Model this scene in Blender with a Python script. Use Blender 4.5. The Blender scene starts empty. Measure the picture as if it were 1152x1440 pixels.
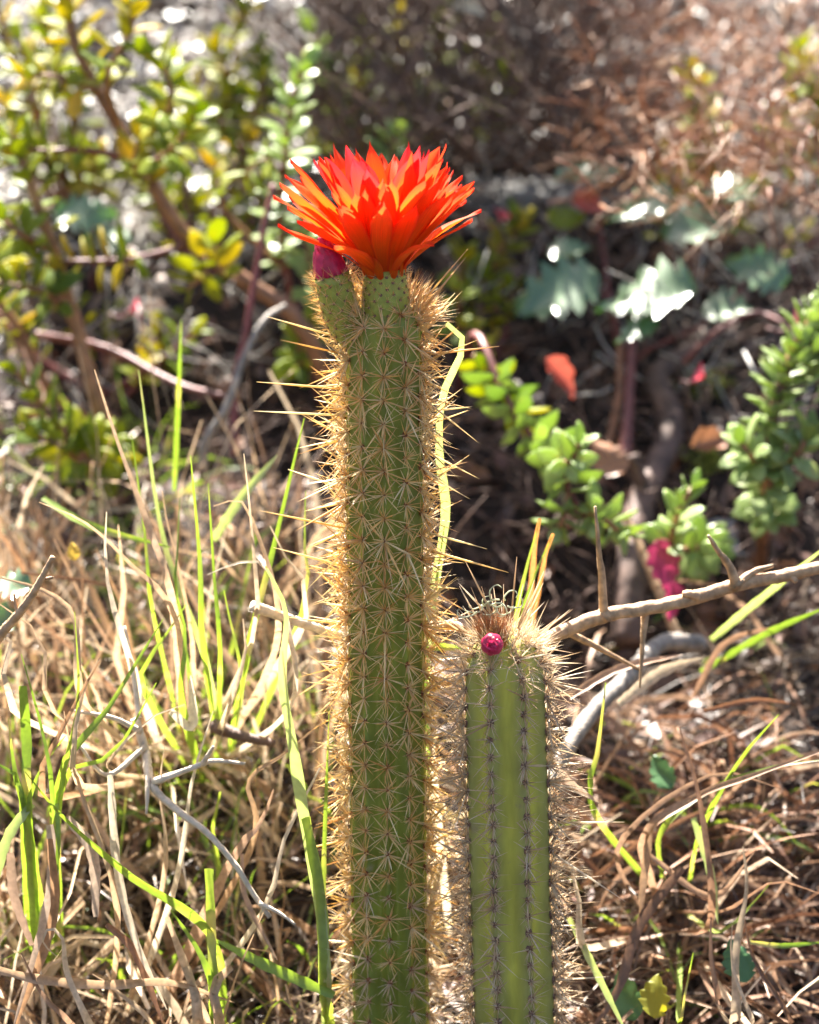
import bpy, math, random
from mathutils import Vector, Matrix, Quaternion
R = math.radians
rng = random.Random(11)
U = rng.uniform
scene = bpy.context.scene
COL = scene.collection

# ------------------------------------------------------------------ camera, sky, sun, exposure
FOCAL, PITCH, DIST, CAMZ = 85.0, R(14), 1.417, 0.719
FPX = FOCAL / 36.0 * 1440.0
CAM = Vector((0, -DIST * math.cos(PITCH), CAMZ))
cd = bpy.data.cameras.new('camera')
cd.sensor_fit = 'VERTICAL'; cd.sensor_height = 36.0; cd.lens = FOCAL
cd.clip_start = 0.05; cd.clip_end = 500
cd.dof.use_dof = True; cd.dof.focus_distance = DIST - 0.02; cd.dof.aperture_fstop = 5.2
cam = bpy.data.objects.new('camera', cd); COL.objects.link(cam)
cam.location = CAM; cam.rotation_euler = (math.pi / 2 - PITCH, 0, 0)
scene.camera = cam

SUN_EL, SUN_AZ = R(54), R(-20)          # behind the cactus, a little to the left
world = bpy.data.worlds.new('World'); scene.world = world; world.use_nodes = True
nt = world.node_tree; nt.nodes.clear()
sky = nt.nodes.new('ShaderNodeTexSky'); sky.sky_type = 'NISHITA'; sky.sun_disc = False
sky.sun_elevation = SUN_EL; sky.sun_rotation = SUN_AZ; sky.altitude = 0; sky.dust_density = 3.0; sky.ozone_density = 0.6
bg = nt.nodes.new('ShaderNodeBackground'); bg.inputs['Strength'].default_value = 0.05
wo = nt.nodes.new('ShaderNodeOutputWorld')
nt.links.new(sky.outputs[0], bg.inputs[0]); nt.links.new(bg.outputs[0], wo.inputs[0])
sl = bpy.data.lights.new('sun', 'SUN'); sl.energy = 5.0; sl.angle = R(0.53); sl.color = (1.0, 0.95, 0.87)
so = bpy.data.objects.new('sun', sl); COL.objects.link(so)
sdir = Vector((math.sin(SUN_AZ) * math.cos(SUN_EL), math.cos(SUN_AZ) * math.cos(SUN_EL), math.sin(SUN_EL)))
so.rotation_euler = sdir.to_track_quat('Z', 'Y').to_euler(); so.location = (0, 3, 5)
vs = scene.view_settings
vs.view_transform = 'Standard'; vs.look = 'None'; vs.exposure = 2.7; vs.gamma = 1.0; vs.use_curve_mapping = False
scene.render.engine = 'CYCLES'
scene.cycles.use_denoising = True
scene.cycles.max_bounces = 8; scene.cycles.transmission_bounces = 6; scene.cycles.diffuse_bounces = 5
scene.cycles.sample_clamp_indirect = 6.0

# ------------------------------------------------------------------ helpers
def P(px, py, y=0.0):
    """world point at depth y that the photograph shows at pixel (px, py)"""
    d = Vector(((px - 576) / FPX, (720 - py) / FPX, -1.0))
    c, s = math.cos(PITCH), math.sin(PITCH)
    w = Vector((d.x, -d.z * c + d.y * s, d.z * s + d.y * c))
    return CAM + w * ((y - CAM.y) / w.y)

def G(x, y):
    """height of the hillside"""
    if y > -0.1: z = 0.47 * y
    else: z = -0.047 + 0.30 * (y + 0.1)
    z -= 0.11 * math.exp(-((x - .12) / .13) ** 2 - ((y - .46) / .10) ** 2) + 0.07 * math.exp(-((x + .10) / .14) ** 2 - ((y - .66) / .09) ** 2)  # hollows dug so their steep back walls get little sun and go dark
    z -= 0.06 * math.exp(-((x + .14) / .11) ** 2 - ((y - .10) / .06) ** 2) + 0.05 * math.exp(-((x - .20) / .10) ** 2 - ((y - .10) / .06) ** 2)  # two more near the front, dug for dark gaps under the straw
    z += 0.010 * math.sin(9 * x + 3 * y + 1.0) + 0.008 * math.sin(23 * x - 17 * y) + 0.006 * math.sin(41 * y + 13 * x)
    return z

def GP(px, py):
    """point of the hillside seen at a pixel"""
    y = -0.4
    while y < 6:
        p = P(px, py, y)
        if p.z <= G(p.x, y): return Vector((p.x, y, G(p.x, y)))
        y += 0.01
    return P(px, py, 2.0)

class MB:
    def __init__(s): s.v = []; s.f = []; s.m = []
    def add(s, vs, fs, mi=0):
        b = len(s.v); s.v += [tuple(p) for p in vs]
        s.f += [tuple(i + b for i in f) for f in fs]; s.m += [mi] * len(fs)
    def mesh(s, name, mats, origin=(0, 0, 0), smooth=True):
        me = bpy.data.meshes.new(name)
        o = origin
        me.from_pydata([(a - o[0], b - o[1], c - o[2]) for a, b, c in s.v], [], s.f)
        for m in (mats if isinstance(mats, (list, tuple)) else [mats]): me.materials.append(m)
        if any(s.m): me.polygons.foreach_set('material_index', s.m)
        if smooth: me.polygons.foreach_set('use_smooth', [True] * len(me.polygons))
        me.update()
        return me

def ob(name, me, parent=None, loc=None):
    o = bpy.data.objects.new(name, me); COL.objects.link(o)
    if parent is not None: o.parent = parent
    if loc is not None: o.location = loc
    return o

def tag(o, label, cat, group=None):
    o['label'] = label; o['category'] = cat
    if group: o['group'] = group
    return o

def thing(name, label, cat, base, group=None):
    e = bpy.data.objects.new(name, None); COL.objects.link(e)
    e.location = base; e.empty_display_size = 0.02
    return tag(e, label, cat, group)

def part(name, mb, mats, parent, base):
    return ob(name, mb.mesh(name, mats, base), parent)

def smooth_path(pts, n):
    """Catmull-Rom through pts, n samples"""
    pts = [Vector(p) for p in pts]
    if len(pts) == 2:
        return [pts[0].lerp(pts[1], i / (n - 1)) for i in range(n)]
    q = [pts[0] * 2 - pts[1]] + pts + [pts[-1] * 2 - pts[-2]]
    L = [0]
    for a, b in zip(pts, pts[1:]): L.append(L[-1] + (b - a).length)
    out = []; k = 0
    for i in range(n):
        s = L[-1] * i / (n - 1)
        while k < len(pts) - 2 and s > L[k + 1]: k += 1
        t = (s - L[k]) / max(L[k + 1] - L[k], 1e-9)
        a, b, c, d = q[k], q[k + 1], q[k + 2], q[k + 3]
        out.append(0.5 * ((2 * b) + (c - a) * t + (2 * a - 5 * b + 4 * c - d) * t * t + (3 * b - a - 3 * c + d) * t ** 3))
    return out

def frames(path):
    T = []
    for i in range(len(path)):
        a = path[max(i - 1, 0)]; b = path[min(i + 1, len(path) - 1)]
        d = b - a
        T.append(d.normalized() if d.length > 1e-9 else Vector((0, 0, 1)))
    n = T[0].orthogonal().normalized(); N = [n]
    for i in range(1, len(path)):
        n = T[i - 1].rotation_difference(T[i]) @ n
        n = (n - T[i] * n.dot(T[i])).normalized(); N.append(n)
    return T, N

def tube(mb, path, r0, r1, sides=6, mi=0, lump=0.0, rad=None):
    T, N = frames(path); n = len(path); vs = []; fs = []
    for i, p in enumerate(path):
        t = i / (n - 1); r = rad(t) if rad else r0 + (r1 - r0) * t
        B = T[i].cross(N[i])
        for k in range(sides):
            a = 2 * math.pi * k / sides
            rr = r * (1 + (U(-lump, lump) if lump else 0))
            vs.append(p + (N[i] * math.cos(a) + B * math.sin(a)) * rr)
    for i in range(n - 1):
        for k in range(sides):
            k2 = (k + 1) % sides
            fs.append((i * sides + k, i * sides + k2, (i + 1) * sides + k2, (i + 1) * sides + k))
    fs.append(tuple(range(sides - 1, -1, -1))); fs.append(tuple((n - 1) * sides + k for k in range(sides)))
    mb.add(vs, fs, mi)

def blade(mb, path, w, face, fold=0.25, twist=0.0, tip=0.15, base=0.7, mi=0, jit=.12):
    """a grass blade: folded ribbon, width w, its flat side towards `face`"""
    n = len(path); vs = []; fs = []; T, _ = frames(path)
    for i, p in enumerate(path):
        t = i / (n - 1)
        ww = w * (0.5 + jit * math.sin(37.7 * t + 100 * w * 997) * .5) * (base + (1 - base) * min(1, t * 4)) * (1 if t < 0.55 else tip + (1 - tip) * (1 - ((t - 0.55) / 0.45) ** 1.6))
        s = T[i].cross(face)
        if s.length < 1e-4: s = T[i].orthogonal()
        s.normalize()
        s = Quaternion(T[i], twist * t) @ s
        nn = s.cross(T[i]).normalized()
        vs += [p - s * ww, p - nn * ww * fold, p + s * ww]
    for i in range(n - 1):
        a = i * 3; b = a + 3
        fs += [(a, a + 1, b + 1, b), (a + 1, a + 2, b + 2, b + 1)]
    mb.add(vs, fs, mi)

# ------------------------------------------------------------------ materials
def rampmat(name, cols, trans=0.0, rough=0.5, spec=0.5, noise=0.25, nscale=300, bump=0.0, tcol=None, pos=None, stretch=None, coat=0.0, patch=None, pscale=25, pth=.56):
    """colour picked per loose piece / per object, with fine mottling; optional light passing through"""
    m = bpy.data.materials.new(name); m.use_nodes = True; t = m.node_tree; N = t.nodes; L = t.links
    bs = N['Principled BSDF']; out = N['Material Output']
    geo = N.new('ShaderNodeNewGeometry'); oi = N.new('ShaderNodeObjectInfo'); tc = N.new('ShaderNodeTexCoord')
    ad = N.new('ShaderNodeMath'); ad.operation = 'ADD'; L.new(geo.outputs['Random Per Island'], ad.inputs[0]); L.new(oi.outputs['Random'], ad.inputs[1])
    fr = N.new('ShaderNodeMath'); fr.operation = 'FRACT'; L.new(ad.outputs[0], fr.inputs[0])
    rp = N.new('ShaderNodeValToRGB'); e = rp.color_ramp.elements
    while len(e) < len(cols): e.new(0.5)
    for i, c in enumerate(cols):
        e[i].position = (pos[i] if pos else i / max(1, len(cols) - 1)); e[i].color = (*c, 1)
    L.new(fr.outputs[0], rp.inputs[0])
    nz = N.new('ShaderNodeTexNoise'); nz.inputs['Scale'].default_value = nscale; nz.inputs['Detail'].default_value = 4
    if stretch:
        mp = N.new('ShaderNodeMapping'); mp.inputs['Scale'].default_value = stretch
        L.new(tc.outputs['Object'], mp.inputs[0]); L.new(mp.outputs[0], nz.inputs['Vector'])
    else: L.new(tc.outputs['Object'], nz.inputs['Vector'])
    mr = N.new('ShaderNodeMapRange'); mr.inputs[1].default_value = 0.3; mr.inputs[2].default_value = 0.7
    mr.inputs[3].default_value = 1 - noise; mr.inputs[4].default_value = 1 + noise
    L.new(nz.outputs['Fac'], mr.inputs[0])
    mx = N.new('ShaderNodeMix'); mx.data_type = 'RGBA'; mx.blend_type = 'MULTIPLY'; mx.inputs[0].default_value = 1
    L.new(rp.outputs[0], mx.inputs[6]); L.new(mr.outputs[0], mx.inputs[7])
    col = mx.outputs[2]
    if patch:
        n2 = N.new('ShaderNodeTexNoise'); n2.inputs['Scale'].default_value = pscale; n2.inputs['Detail'].default_value = 3
        of = N.new('ShaderNodeVectorMath'); of.operation = 'MULTIPLY_ADD'; of.inputs[1].default_value = (37, 91, 53)
        cv = N.new('ShaderNodeCombineXYZ')
        for q in range(3): L.new(fr.outputs[0], cv.inputs[q])
        L.new(cv.outputs[0], of.inputs[0]); L.new(tc.outputs['Object'], of.inputs[2]); L.new(of.outputs[0], n2.inputs['Vector'])
        m3 = N.new('ShaderNodeMapRange'); m3.inputs[1].default_value = pth; m3.inputs[2].default_value = pth + .1; L.new(n2.outputs['Fac'], m3.inputs[0])
        m4 = N.new('ShaderNodeMix'); m4.data_type = 'RGBA'; L.new(m3.outputs[0], m4.inputs[0]); L.new(col, m4.inputs[6]); m4.inputs[7].default_value = (*patch, 1); col = m4.outputs[2]
    L.new(col, bs.inputs['Base Color']); bs.inputs['Roughness'].default_value = rough
    bs.inputs['Specular IOR Level'].default_value = spec
    if coat: bs.inputs['Coat Weight'].default_value = coat; bs.inputs['Coat Roughness'].default_value = 0.25
    if bump:
        bp = N.new('ShaderNodeBump'); bp.inputs['Strength'].default_value = bump; bp.inputs['Distance'].default_value = 0.002
        L.new(nz.outputs['Fac'], bp.inputs['Height']); L.new(bp.outputs[0], bs.inputs['Normal'])
    if trans:
        tr = N.new('ShaderNodeBsdfTranslucent')
        if tcol:
            m2 = N.new('ShaderNodeMix'); m2.data_type = 'RGBA'; m2.blend_type = 'MULTIPLY'; m2.inputs[0].default_value = 1
            L.new(col, m2.inputs[6]); m2.inputs[7].default_value = (*tcol, 1); L.new(m2.outputs[2], tr.inputs[0])
        else: L.new(col, tr.inputs[0])
        ms = N.new('ShaderNodeMixShader'); ms.inputs[0].default_value = trans
        L.new(bs.outputs[0], ms.inputs[1]); L.new(tr.outputs[0], ms.inputs[2]); L.new(ms.outputs[0], out.inputs[0])
    return m

M = {}
M['soil'] = rampmat('soil', [(.026, .018, .014), (.026, .018, .014)], rough=.9, spec=.2, noise=.6, nscale=60, bump=.6)
M['spine_gold'] = rampmat('golden_spine', [(.84, .58, .22), (.90, .70, .34), (.92, .80, .52), (.74, .44, .16)], trans=.45, rough=.45, noise=.1)
M['spine_tan'] = rampmat('tan_spine', [(.72, .56, .38), (.86, .75, .58), (.60, .44, .29), (.90, .83, .70)], trans=.6, rough=.45, noise=.1)
M['areole'] = rampmat('areole_wool', [(.22, .085, .045), (.30, .13, .06)], rough=.95, spec=.1, nscale=1500)
M['areole_dark'] = rampmat('areole_wool_dark', [(.17, .10, .075), (.26, .16, .11)], rough=.95, spec=.1, nscale=1500)
M['bud_pink'] = rampmat('bud_pink', [(.48, .012, .06), (.72, .05, .17)], trans=.3, rough=.35, noise=.2, nscale=260)
M['tube_green'] = rampmat('flower_tube_green', [(.30, .34, .05), (.34, .38, .07)], rough=.55, noise=.2, nscale=300)
M['wool'] = rampmat('pale_wool', [(.88, .80, .64), (.80, .62, .40), (.90, .86, .76)], trans=.5, rough=.7, noise=.1)
M['rust_bristle'] = rampmat('rust_bristle', [(.50, .20, .07), (.66, .36, .16), (.36, .13, .05)], trans=.35, rough=.6, noise=.1)
M['leaf'] = rampmat('succulent_leaf', patch=(.42, .36, .05), pscale=2.2, pth=.64, cols=[(.20, .29, .03), (.30, .38, .04), (.14, .22, .03), (.36, .41, .05), (.24, .33, .035)], trans=.6, rough=.5, noise=.15, nscale=120, tcol=(1.7, 1.4, .4))
M['leaf_yel'] = rampmat('succulent_leaf_yellowing', [(.24, .33, .04), (.40, .40, .045), (.30, .38, .045), (.44, .38, .045), (.22, .32, .04)], trans=.6, rough=.5, noise=.2, nscale=120, tcol=(1.6, 1.35, .4))
M['leaf_pale'] = rampmat('succulent_leaf_pale', patch=(.50, .46, .18), pscale=2.2, pth=.64, cols=[(.34, .43, .18), (.44, .53, .24), (.28, .38, .13), (.38, .47, .17)], trans=.5, rough=.36, noise=.12, nscale=120, tcol=(1.15, 1.15, .75))
M['holly'] = rampmat('holly_leaf', patch=(.30, .16, .10), pscale=2.0, pth=.63, cols=[(.08, .16, .05), (.11, .19, .07), (.07, .14, .045)], trans=.15, coat=.6, rough=.4, spec=.9, noise=.3, nscale=70, tcol=(1.1, 1.5, .5))
M['stem_brown'] = rampmat('shrub_stem', [(.26, .12, .055), (.22, .10, .05), (.30, .15, .07)], rough=.55, noise=.35, nscale=90, bump=.3)
M['stem_red'] = rampmat('shrub_stem_red', [(.17, .04, .035), (.15, .05, .04)], rough=.5, noise=.3, nscale=120)
M['wood_grey'] = rampmat('weathered_wood', [(.22, .19, .16), (.18, .15, .13)], rough=.75, noise=.45, nscale=140, bump=.8, stretch=(1, 1, .35))
M['wood_tan'] = rampmat('tan_wood', [(.44, .28, .155), (.44, .28, .155)], rough=.65, noise=.4, nscale=170, bump=.8)
M['wood_dark'] = rampmat('dark_wood', [(.15, .085, .06), (.10, .06, .045), (.19, .115, .08)], rough=.7, noise=.5, nscale=60, bump=.7)
M['wood_white'] = rampmat('bleached_wood', [(.60, .50, .38), (.52, .42, .31)], rough=.7, noise=.3, nscale=160, bump=.6)
M['grass'] = rampmat('green_grass', [(.19, .28, .05), (.25, .34, .07), (.15, .23, .05), (.32, .38, .10)], patch=(.52, .44, .20), pscale=22, pth=.58, trans=.42, rough=.38, noise=.15, nscale=200, tcol=(1.25, 1.3, .45))
M['grass_pale'] = rampmat('pale_green_grass', [(.38, .43, .19), (.46, .50, .25)], patch=(.60, .52, .30), pscale=18, pth=.58, trans=.42, rough=.35, noise=.15, nscale=200, tcol=(1.1, 1.2, .6))
M['straw'] = rampmat('straw', [(.52, .36, .21), (.62, .48, .32), (.42, .25, .12), (.72, .61, .44), (.55, .38, .23), (.36, .20, .10)], trans=.35, rough=.36, noise=.25, nscale=240)
M['straw_mass'] = rampmat('straw_mass', [(.48, .32, .19), (.58, .43, .28), (.28, .15, .08), (.66, .54, .38), (.46, .28, .14), (.16, .08, .045)], trans=.3, rough=.36, noise=.25, nscale=240)
M['thatch'] = rampmat('thatch', [(.10, .06, .038), (.03, .018, .012), (.18, .12, .078), (.05, .028, .018), (.28, .21, .14), (.04, .024, .016)], trans=.15, rough=.45, noise=.3, nscale=240)  # straw mat coloured extra dark to deepen the shadow gaps between stalks
M['straw_tip'] = rampmat('withered_tip', [(.50, .22, .06), (.46, .20, .06)], trans=.3, rough=.5)
M['straw_red'] = rampmat('reddish_straw', [(.34, .17, .09), (.10, .045, .025), (.46, .29, .18), (.22, .10, .05), (.56, .42, .30)], trans=.3, rough=.5, noise=.25, nscale=240)
M['litter'] = rampmat('brown_litter', [(.10, .05, .032), (.18, .10, .06), (.05, .028, .02), (.26, .16, .10), (.07, .035, .025), (.15, .065, .04)], trans=.12, rough=.5, noise=.4, nscale=150)
M['litter_grey'] = rampmat('grey_litter', [(.30, .27, .24), (.42, .39, .35), (.20, .17, .15), (.50, .47, .43)], trans=.08, rough=.42, noise=.4, nscale=150)
M['dry_needles'] = rampmat('dry_needles', [(.40, .17, .08), (.52, .28, .15), (.28, .10, .05), (.60, .44, .30)], trans=.25, rough=.4, noise=.2)
M['red_leaf'] = rampmat('red_leaf', [(.42, .06, .05), (.46, .10, .06)], trans=.35, rough=.4, noise=.25, nscale=90)
M['pink_leaf'] = rampmat('magenta_leaf', [(.42, .03, .10), (.5, .05, .14)], trans=.35, rough=.4, noise=.25, nscale=90)
M['brown_leaf'] = rampmat('russet_leaf', [(.30, .13, .06), (.24, .10, .055), (.38, .19, .10), (.20, .10, .07)], trans=.25, rough=.42, noise=.35, nscale=90)
M['yellow_leaf'] = rampmat('yellow_leaf', [(.70, .42, .04), (.64, .46, .08)], trans=.4, rough=.45, noise=.2, nscale=90)
M['green_leaf'] = rampmat('round_green_leaf', [(.07, .16, .06), (.10, .20, .07)], trans=.3, rough=.35, noise=.2, nscale=90)
M['moss'] = rampmat('moss', [(.30, .32, .04), (.20, .25, .04), (.38, .38, .07)], trans=.3, rough=.7, noise=.3)
M['lichen'] = rampmat('lichen', [(.66, .67, .42), (.72, .72, .50)], trans=.25, rough=.6, noise=.15)
M['anther'] = rampmat('stamen', [(.75, .60, .20), (.70, .45, .15)], trans=.3, rough=.6)

def rock_material():
    m = bpy.data.materials.new('grey_rock'); m.use_nodes = True; t = m.node_tree; N = t.nodes; L = t.links; bs = N['Principled BSDF']
    tc = N.new('ShaderNodeTexCoord')
    n1 = N.new('ShaderNodeTexNoise'); n1.inputs['Scale'].default_value = 22; n1.inputs['Detail'].default_value = 9; n1.inputs['Roughness'].default_value = .7
    rp = N.new('ShaderNodeValToRGB'); e = rp.color_ramp.elements
    e[0].position = .34; e[0].color = (.09, .085, .08, 1); e[1].position = .68; e[1].color = (.46, .44, .41, 1)
    x = e.new(.5); x.color = (.26, .245, .23, 1)
    n2 = N.new('ShaderNodeTexNoise'); n2.inputs['Scale'].default_value = 160; n2.inputs['Detail'].default_value = 5
    bp = N.new('ShaderNodeBump'); bp.inputs['Strength'].default_value = .8; bp.inputs['Distance'].default_value = .004
    for n in (n1, n2): L.new(tc.outputs['Object'], n.inputs['Vector'])
    L.new(n1.outputs['Fac'], rp.inputs[0]); L.new(rp.outputs[0], bs.inputs['Base Color'])
    L.new(n2.outputs['Fac'], bp.inputs['Height']); L.new(bp.outputs[0], bs.inputs['Normal']); bs.inputs['Roughness'].default_value = .8
    return m
M['rock'] = rock_material()

def stem_material(name, valley, crest):
    """cactus skin: lighter in the furrows; attribute 'rib' is 0 on the crest, 1 in the furrow"""
    m = bpy.data.materials.new(name); m.use_nodes = True; t = m.node_tree; N = t.nodes; L = t.links; bs = N['Principled BSDF']
    at = N.new('ShaderNodeAttribute'); at.attribute_name = 'rib'
    tc = N.new('ShaderNodeTexCoord')
    mp = N.new('ShaderNodeMapping'); mp.inputs['Scale'].default_value = (1, 1, .3)
    nz = N.new('ShaderNodeTexNoise'); nz.inputs['Scale'].default_value = 130; nz.inputs['Detail'].default_value = 6
    n3 = N.new('ShaderNodeTexNoise'); n3.inputs['Scale'].default_value = 18; n3.inputs['Detail'].default_value = 3
    L.new(tc.outputs['Object'], mp.inputs[0]); L.new(mp.outputs[0], nz.inputs['Vector']); L.new(tc.outputs['Object'], n3.inputs['Vector'])
    mx = N.new('ShaderNodeMix'); mx.data_type = 'RGBA'; mx.inputs[6].default_value = (*crest, 1); mx.inputs[7].default_value = (*valley, 1)
    L.new(at.outputs['Fac'], mx.inputs[0])
    ad = N.new('ShaderNodeMath'); ad.operation = 'ADD'; L.new(nz.outputs['Fac'], ad.inputs[0]); L.new(n3.outputs['Fac'], ad.inputs[1])
    mr = N.new('ShaderNodeMapRange'); mr.inputs[1].default_value = .7; mr.inputs[2].default_value = 1.3; mr.inputs[3].default_value = .7; mr.inputs[4].default_value = 1.25
    L.new(ad.outputs[0], mr.inputs[0])
    mu = N.new('ShaderNodeMix'); mu.data_type = 'RGBA'; mu.blend_type = 'MULTIPLY'; mu.inputs[0].default_value = 1
    L.new(mx.outputs[2], mu.inputs[6]); L.new(mr.outputs[0], mu.inputs[7])
    n4 = N.new('ShaderNodeTexNoise'); n4.inputs['Scale'].default_value = 60; n4.inputs['Detail'].default_value = 7; n4.inputs['Roughness'].default_value = .7; L.new(tc.outputs['Object'], n4.inputs['Vector'])
    m5 = N.new('ShaderNodeMapRange'); m5.inputs[1].default_value = .60; m5.inputs[2].default_value = .70; m5.inputs[4].default_value = .75; L.new(n4.outputs['Fac'], m5.inputs[0])
    m6 = N.new('ShaderNodeMix'); m6.data_type = 'RGBA'; m6.inputs[7].default_value = (.34, .27, .15, 1); L.new(m5.outputs[0], m6.inputs[0]); L.new(mu.outputs[2], m6.inputs[6])
    L.new(m6.outputs[2], bs.inputs['Base Color'])
    bp = N.new('ShaderNodeBump'); bp.inputs['Strength'].default_value = .4; bp.inputs['Distance'].default_value = .001
    L.new(nz.outputs['Fac'], bp.inputs['Height']); L.new(bp.outputs[0], bs.inputs['Normal'])
    bs.inputs['Roughness'].default_value = .5
    bs.inputs['Subsurface Weight'].default_value = .15; bs.inputs['Subsurface Radius'].default_value = (.006, .008, .002); bs.inputs['Subsurface Scale'].default_value = 1.0
    return m

def petal_material(name, base, mid, tip):
    """attribute 't' runs 0..1 from the foot of the petal to its tip, 's' 0..1 from midline to edge"""
    m = bpy.data.materials.new(name); m.use_nodes = True; t = m.node_tree; N = t.nodes; L = t.links
    bs = N['Principled BSDF']; out = N['Material Output']
    at = N.new('ShaderNodeAttribute'); at.attribute_name = 't'
    as_ = N.new('ShaderNodeAttribute'); as_.attribute_name = 's'
    rp = N.new('ShaderNodeValToRGB'); e = rp.color_ramp.elements
    e[0].position = .05; e[0].color = (*base, 1); e[1].position = 1.0; e[1].color = (*tip, 1)
    x = e.new(.38); x.color = (*mid, 1); x = e.new(.72); x.color = (*[a * .75 + b * .25 for a, b in zip(mid, tip)], 1)
    L.new(at.outputs['Fac'], rp.inputs[0])
    em = N.new('ShaderNodeMapRange'); em.inputs[1].default_value = .7; em.inputs[2].default_value = 1; em.inputs[3].default_value = 0; em.inputs[4].default_value = .55
    L.new(as_.outputs['Fac'], em.inputs[0])
    mx = N.new('ShaderNodeMix'); mx.data_type = 'RGBA'; mx.inputs[7].default_value = (*tip, 1)
    L.new(em.outputs[0], mx.inputs[0]); L.new(rp.outputs[0], mx.inputs[6])
    # veins along the petal
    cm = N.new('ShaderNodeCombineXYZ'); ml = N.new('ShaderNodeMath'); ml.operation = 'MULTIPLY'; ml.inputs[1].default_value = 14
    oi = N.new('ShaderNodeObjectInfo'); o9 = N.new('ShaderNodeMath'); o9.operation = 'MULTIPLY'; o9.inputs[1].default_value = 50
    L.new(as_.outputs['Fac'], ml.inputs[0]); L.new(ml.outputs[0], cm.inputs[0]); L.new(at.outputs['Fac'], cm.inputs[1])
    L.new(oi.outputs['Random'], o9.inputs[0]); L.new(o9.outputs[0], cm.inputs[2])
    nz = N.new('ShaderNodeTexNoise'); nz.inputs['Scale'].default_value = 1.6; nz.inputs['Detail'].default_value = 3; L.new(cm.outputs[0], nz.inputs['Vector'])
    mr = N.new('ShaderNodeMapRange'); mr.inputs[1].default_value = .3; mr.inputs[2].default_value = .7; mr.inputs[3].default_value = .8; mr.inputs[4].default_value = 1.12
    L.new(nz.outputs['Fac'], mr.inputs[0])
    mu = N.new('ShaderNodeMix'); mu.data_type = 'RGBA'; mu.blend_type = 'MULTIPLY'; mu.inputs[0].default_value = 1
    L.new(mx.outputs[2], mu.inputs[6]); L.new(mr.outputs[0], mu.inputs[7])
    L.new(mu.outputs[2], bs.inputs['Base Color']); bs.inputs['Roughness'].default_value = .6; bs.inputs['Specular IOR Level'].default_value = .3
    bp = N.new('ShaderNodeBump'); bp.inputs['Strength'].default_value = .3; bp.inputs['Distance'].default_value = .0006
    L.new(nz.outputs['Fac'], bp.inputs['Height']); L.new(bp.outputs[0], bs.inputs['Normal'])
    tr = N.new('ShaderNodeBsdfTranslucent'); tm = N.new('ShaderNodeMix'); tm.data_type = 'RGBA'; tm.blend_type = 'MULTIPLY'; tm.inputs[0].default_value = 1; tm.inputs[7].default_value = (1, .55, .5, 1)
    L.new(mu.outputs[2], tm.inputs[6]); L.new(tm.outputs[2], tr.inputs[0])
    ms = N.new('ShaderNodeMixShader'); ms.inputs[0].default_value = .6
    L.new(bs.outputs[0], ms.inputs[1]); L.new(tr.outputs[0], ms.inputs[2]); L.new(ms.outputs[0], out.inputs[0])
    return m
M['petal_out'] = petal_material('petal_outer', (.88, .13, .010), (.94, .215, .008), (.86, .09, .035))
M['petal_in'] = petal_material('petal_inner', (.88, .15, .012), (.86, .09, .025), (.78, .04, .065))

# ------------------------------------------------------------------ the ground
def build_ground():
    def axis(lo, hi, step, far):
        a = []; x = lo
        while x <= hi + 1e-6: a.append(x); x += step
        d = step; l = lo; h = hi
        while h < far:
            d *= 1.35; l -= d; h += d; a = [l] + a + [h]
        return a
    xs = axis(-1.2, 1.2, .03, 60); ys = axis(-1.2, 2.2, .03, 60)
    mb = MB(); nx = len(xs)
    vs = []
    for y in ys:
        for x in xs:
            vs.append((x, y, G(x, y) + (.006 * math.sin(71 * x + 53 * y) * math.sin(67 * y - 31 * x) if abs(x) < 1.3 else 0)))
    fs = [(j * nx + i, j * nx + i + 1, (j + 1) * nx + i + 1, (j + 1) * nx + i) for j in range(len(ys) - 1) for i in range(nx - 1)]
    mb.add(vs, fs)
    o = ob('ground', mb.mesh('ground', M['soil'])); o['kind'] = 'structure'; o['label'] = 'dark brown soil of the steep slope'
build_ground()

# ------------------------------------------------------------------ rocks
def rock(label, centre, size, seed, sub=4):
    import bmesh
    from mathutils import noise
    bm = bmesh.new(); bmesh.ops.create_icosphere(bm, subdivisions=sub, radius=1)
    off = Vector((seed * 3.1, seed * 1.7, seed * 2.3))
    for v in bm.verts:
        d = v.co.copy()
        k = 1 + .35 * noise.noise(d * 1.1 + off) + .16 * noise.noise(d * 3 + off) + .07 * noise.noise(d * 8 + off)
        q = d * k
        q.z = min(q.z, .72 + .1 * noise.noise(d * 4 + off))
        v.co = Vector((q.x * size[0], q.y * size[1], q.z * size[2]))
    me = bpy.data.meshes.new('rock'); bm.to_mesh(me); bm.free(); me.materials.append(M['rock'])
    o = ob('rock', me, loc=centre); tag(o, label, 'rock', 'rocks on the slope'); return o
rock('grey rock behind the leafy stalk with the red brown stem', P(1120, 800, .60), (.12, .10, .085), 2)
rock('pale grey stone ledge behind the orange flower', P(720, 305, 1.02), (.115, .08, .055), 5)

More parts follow.
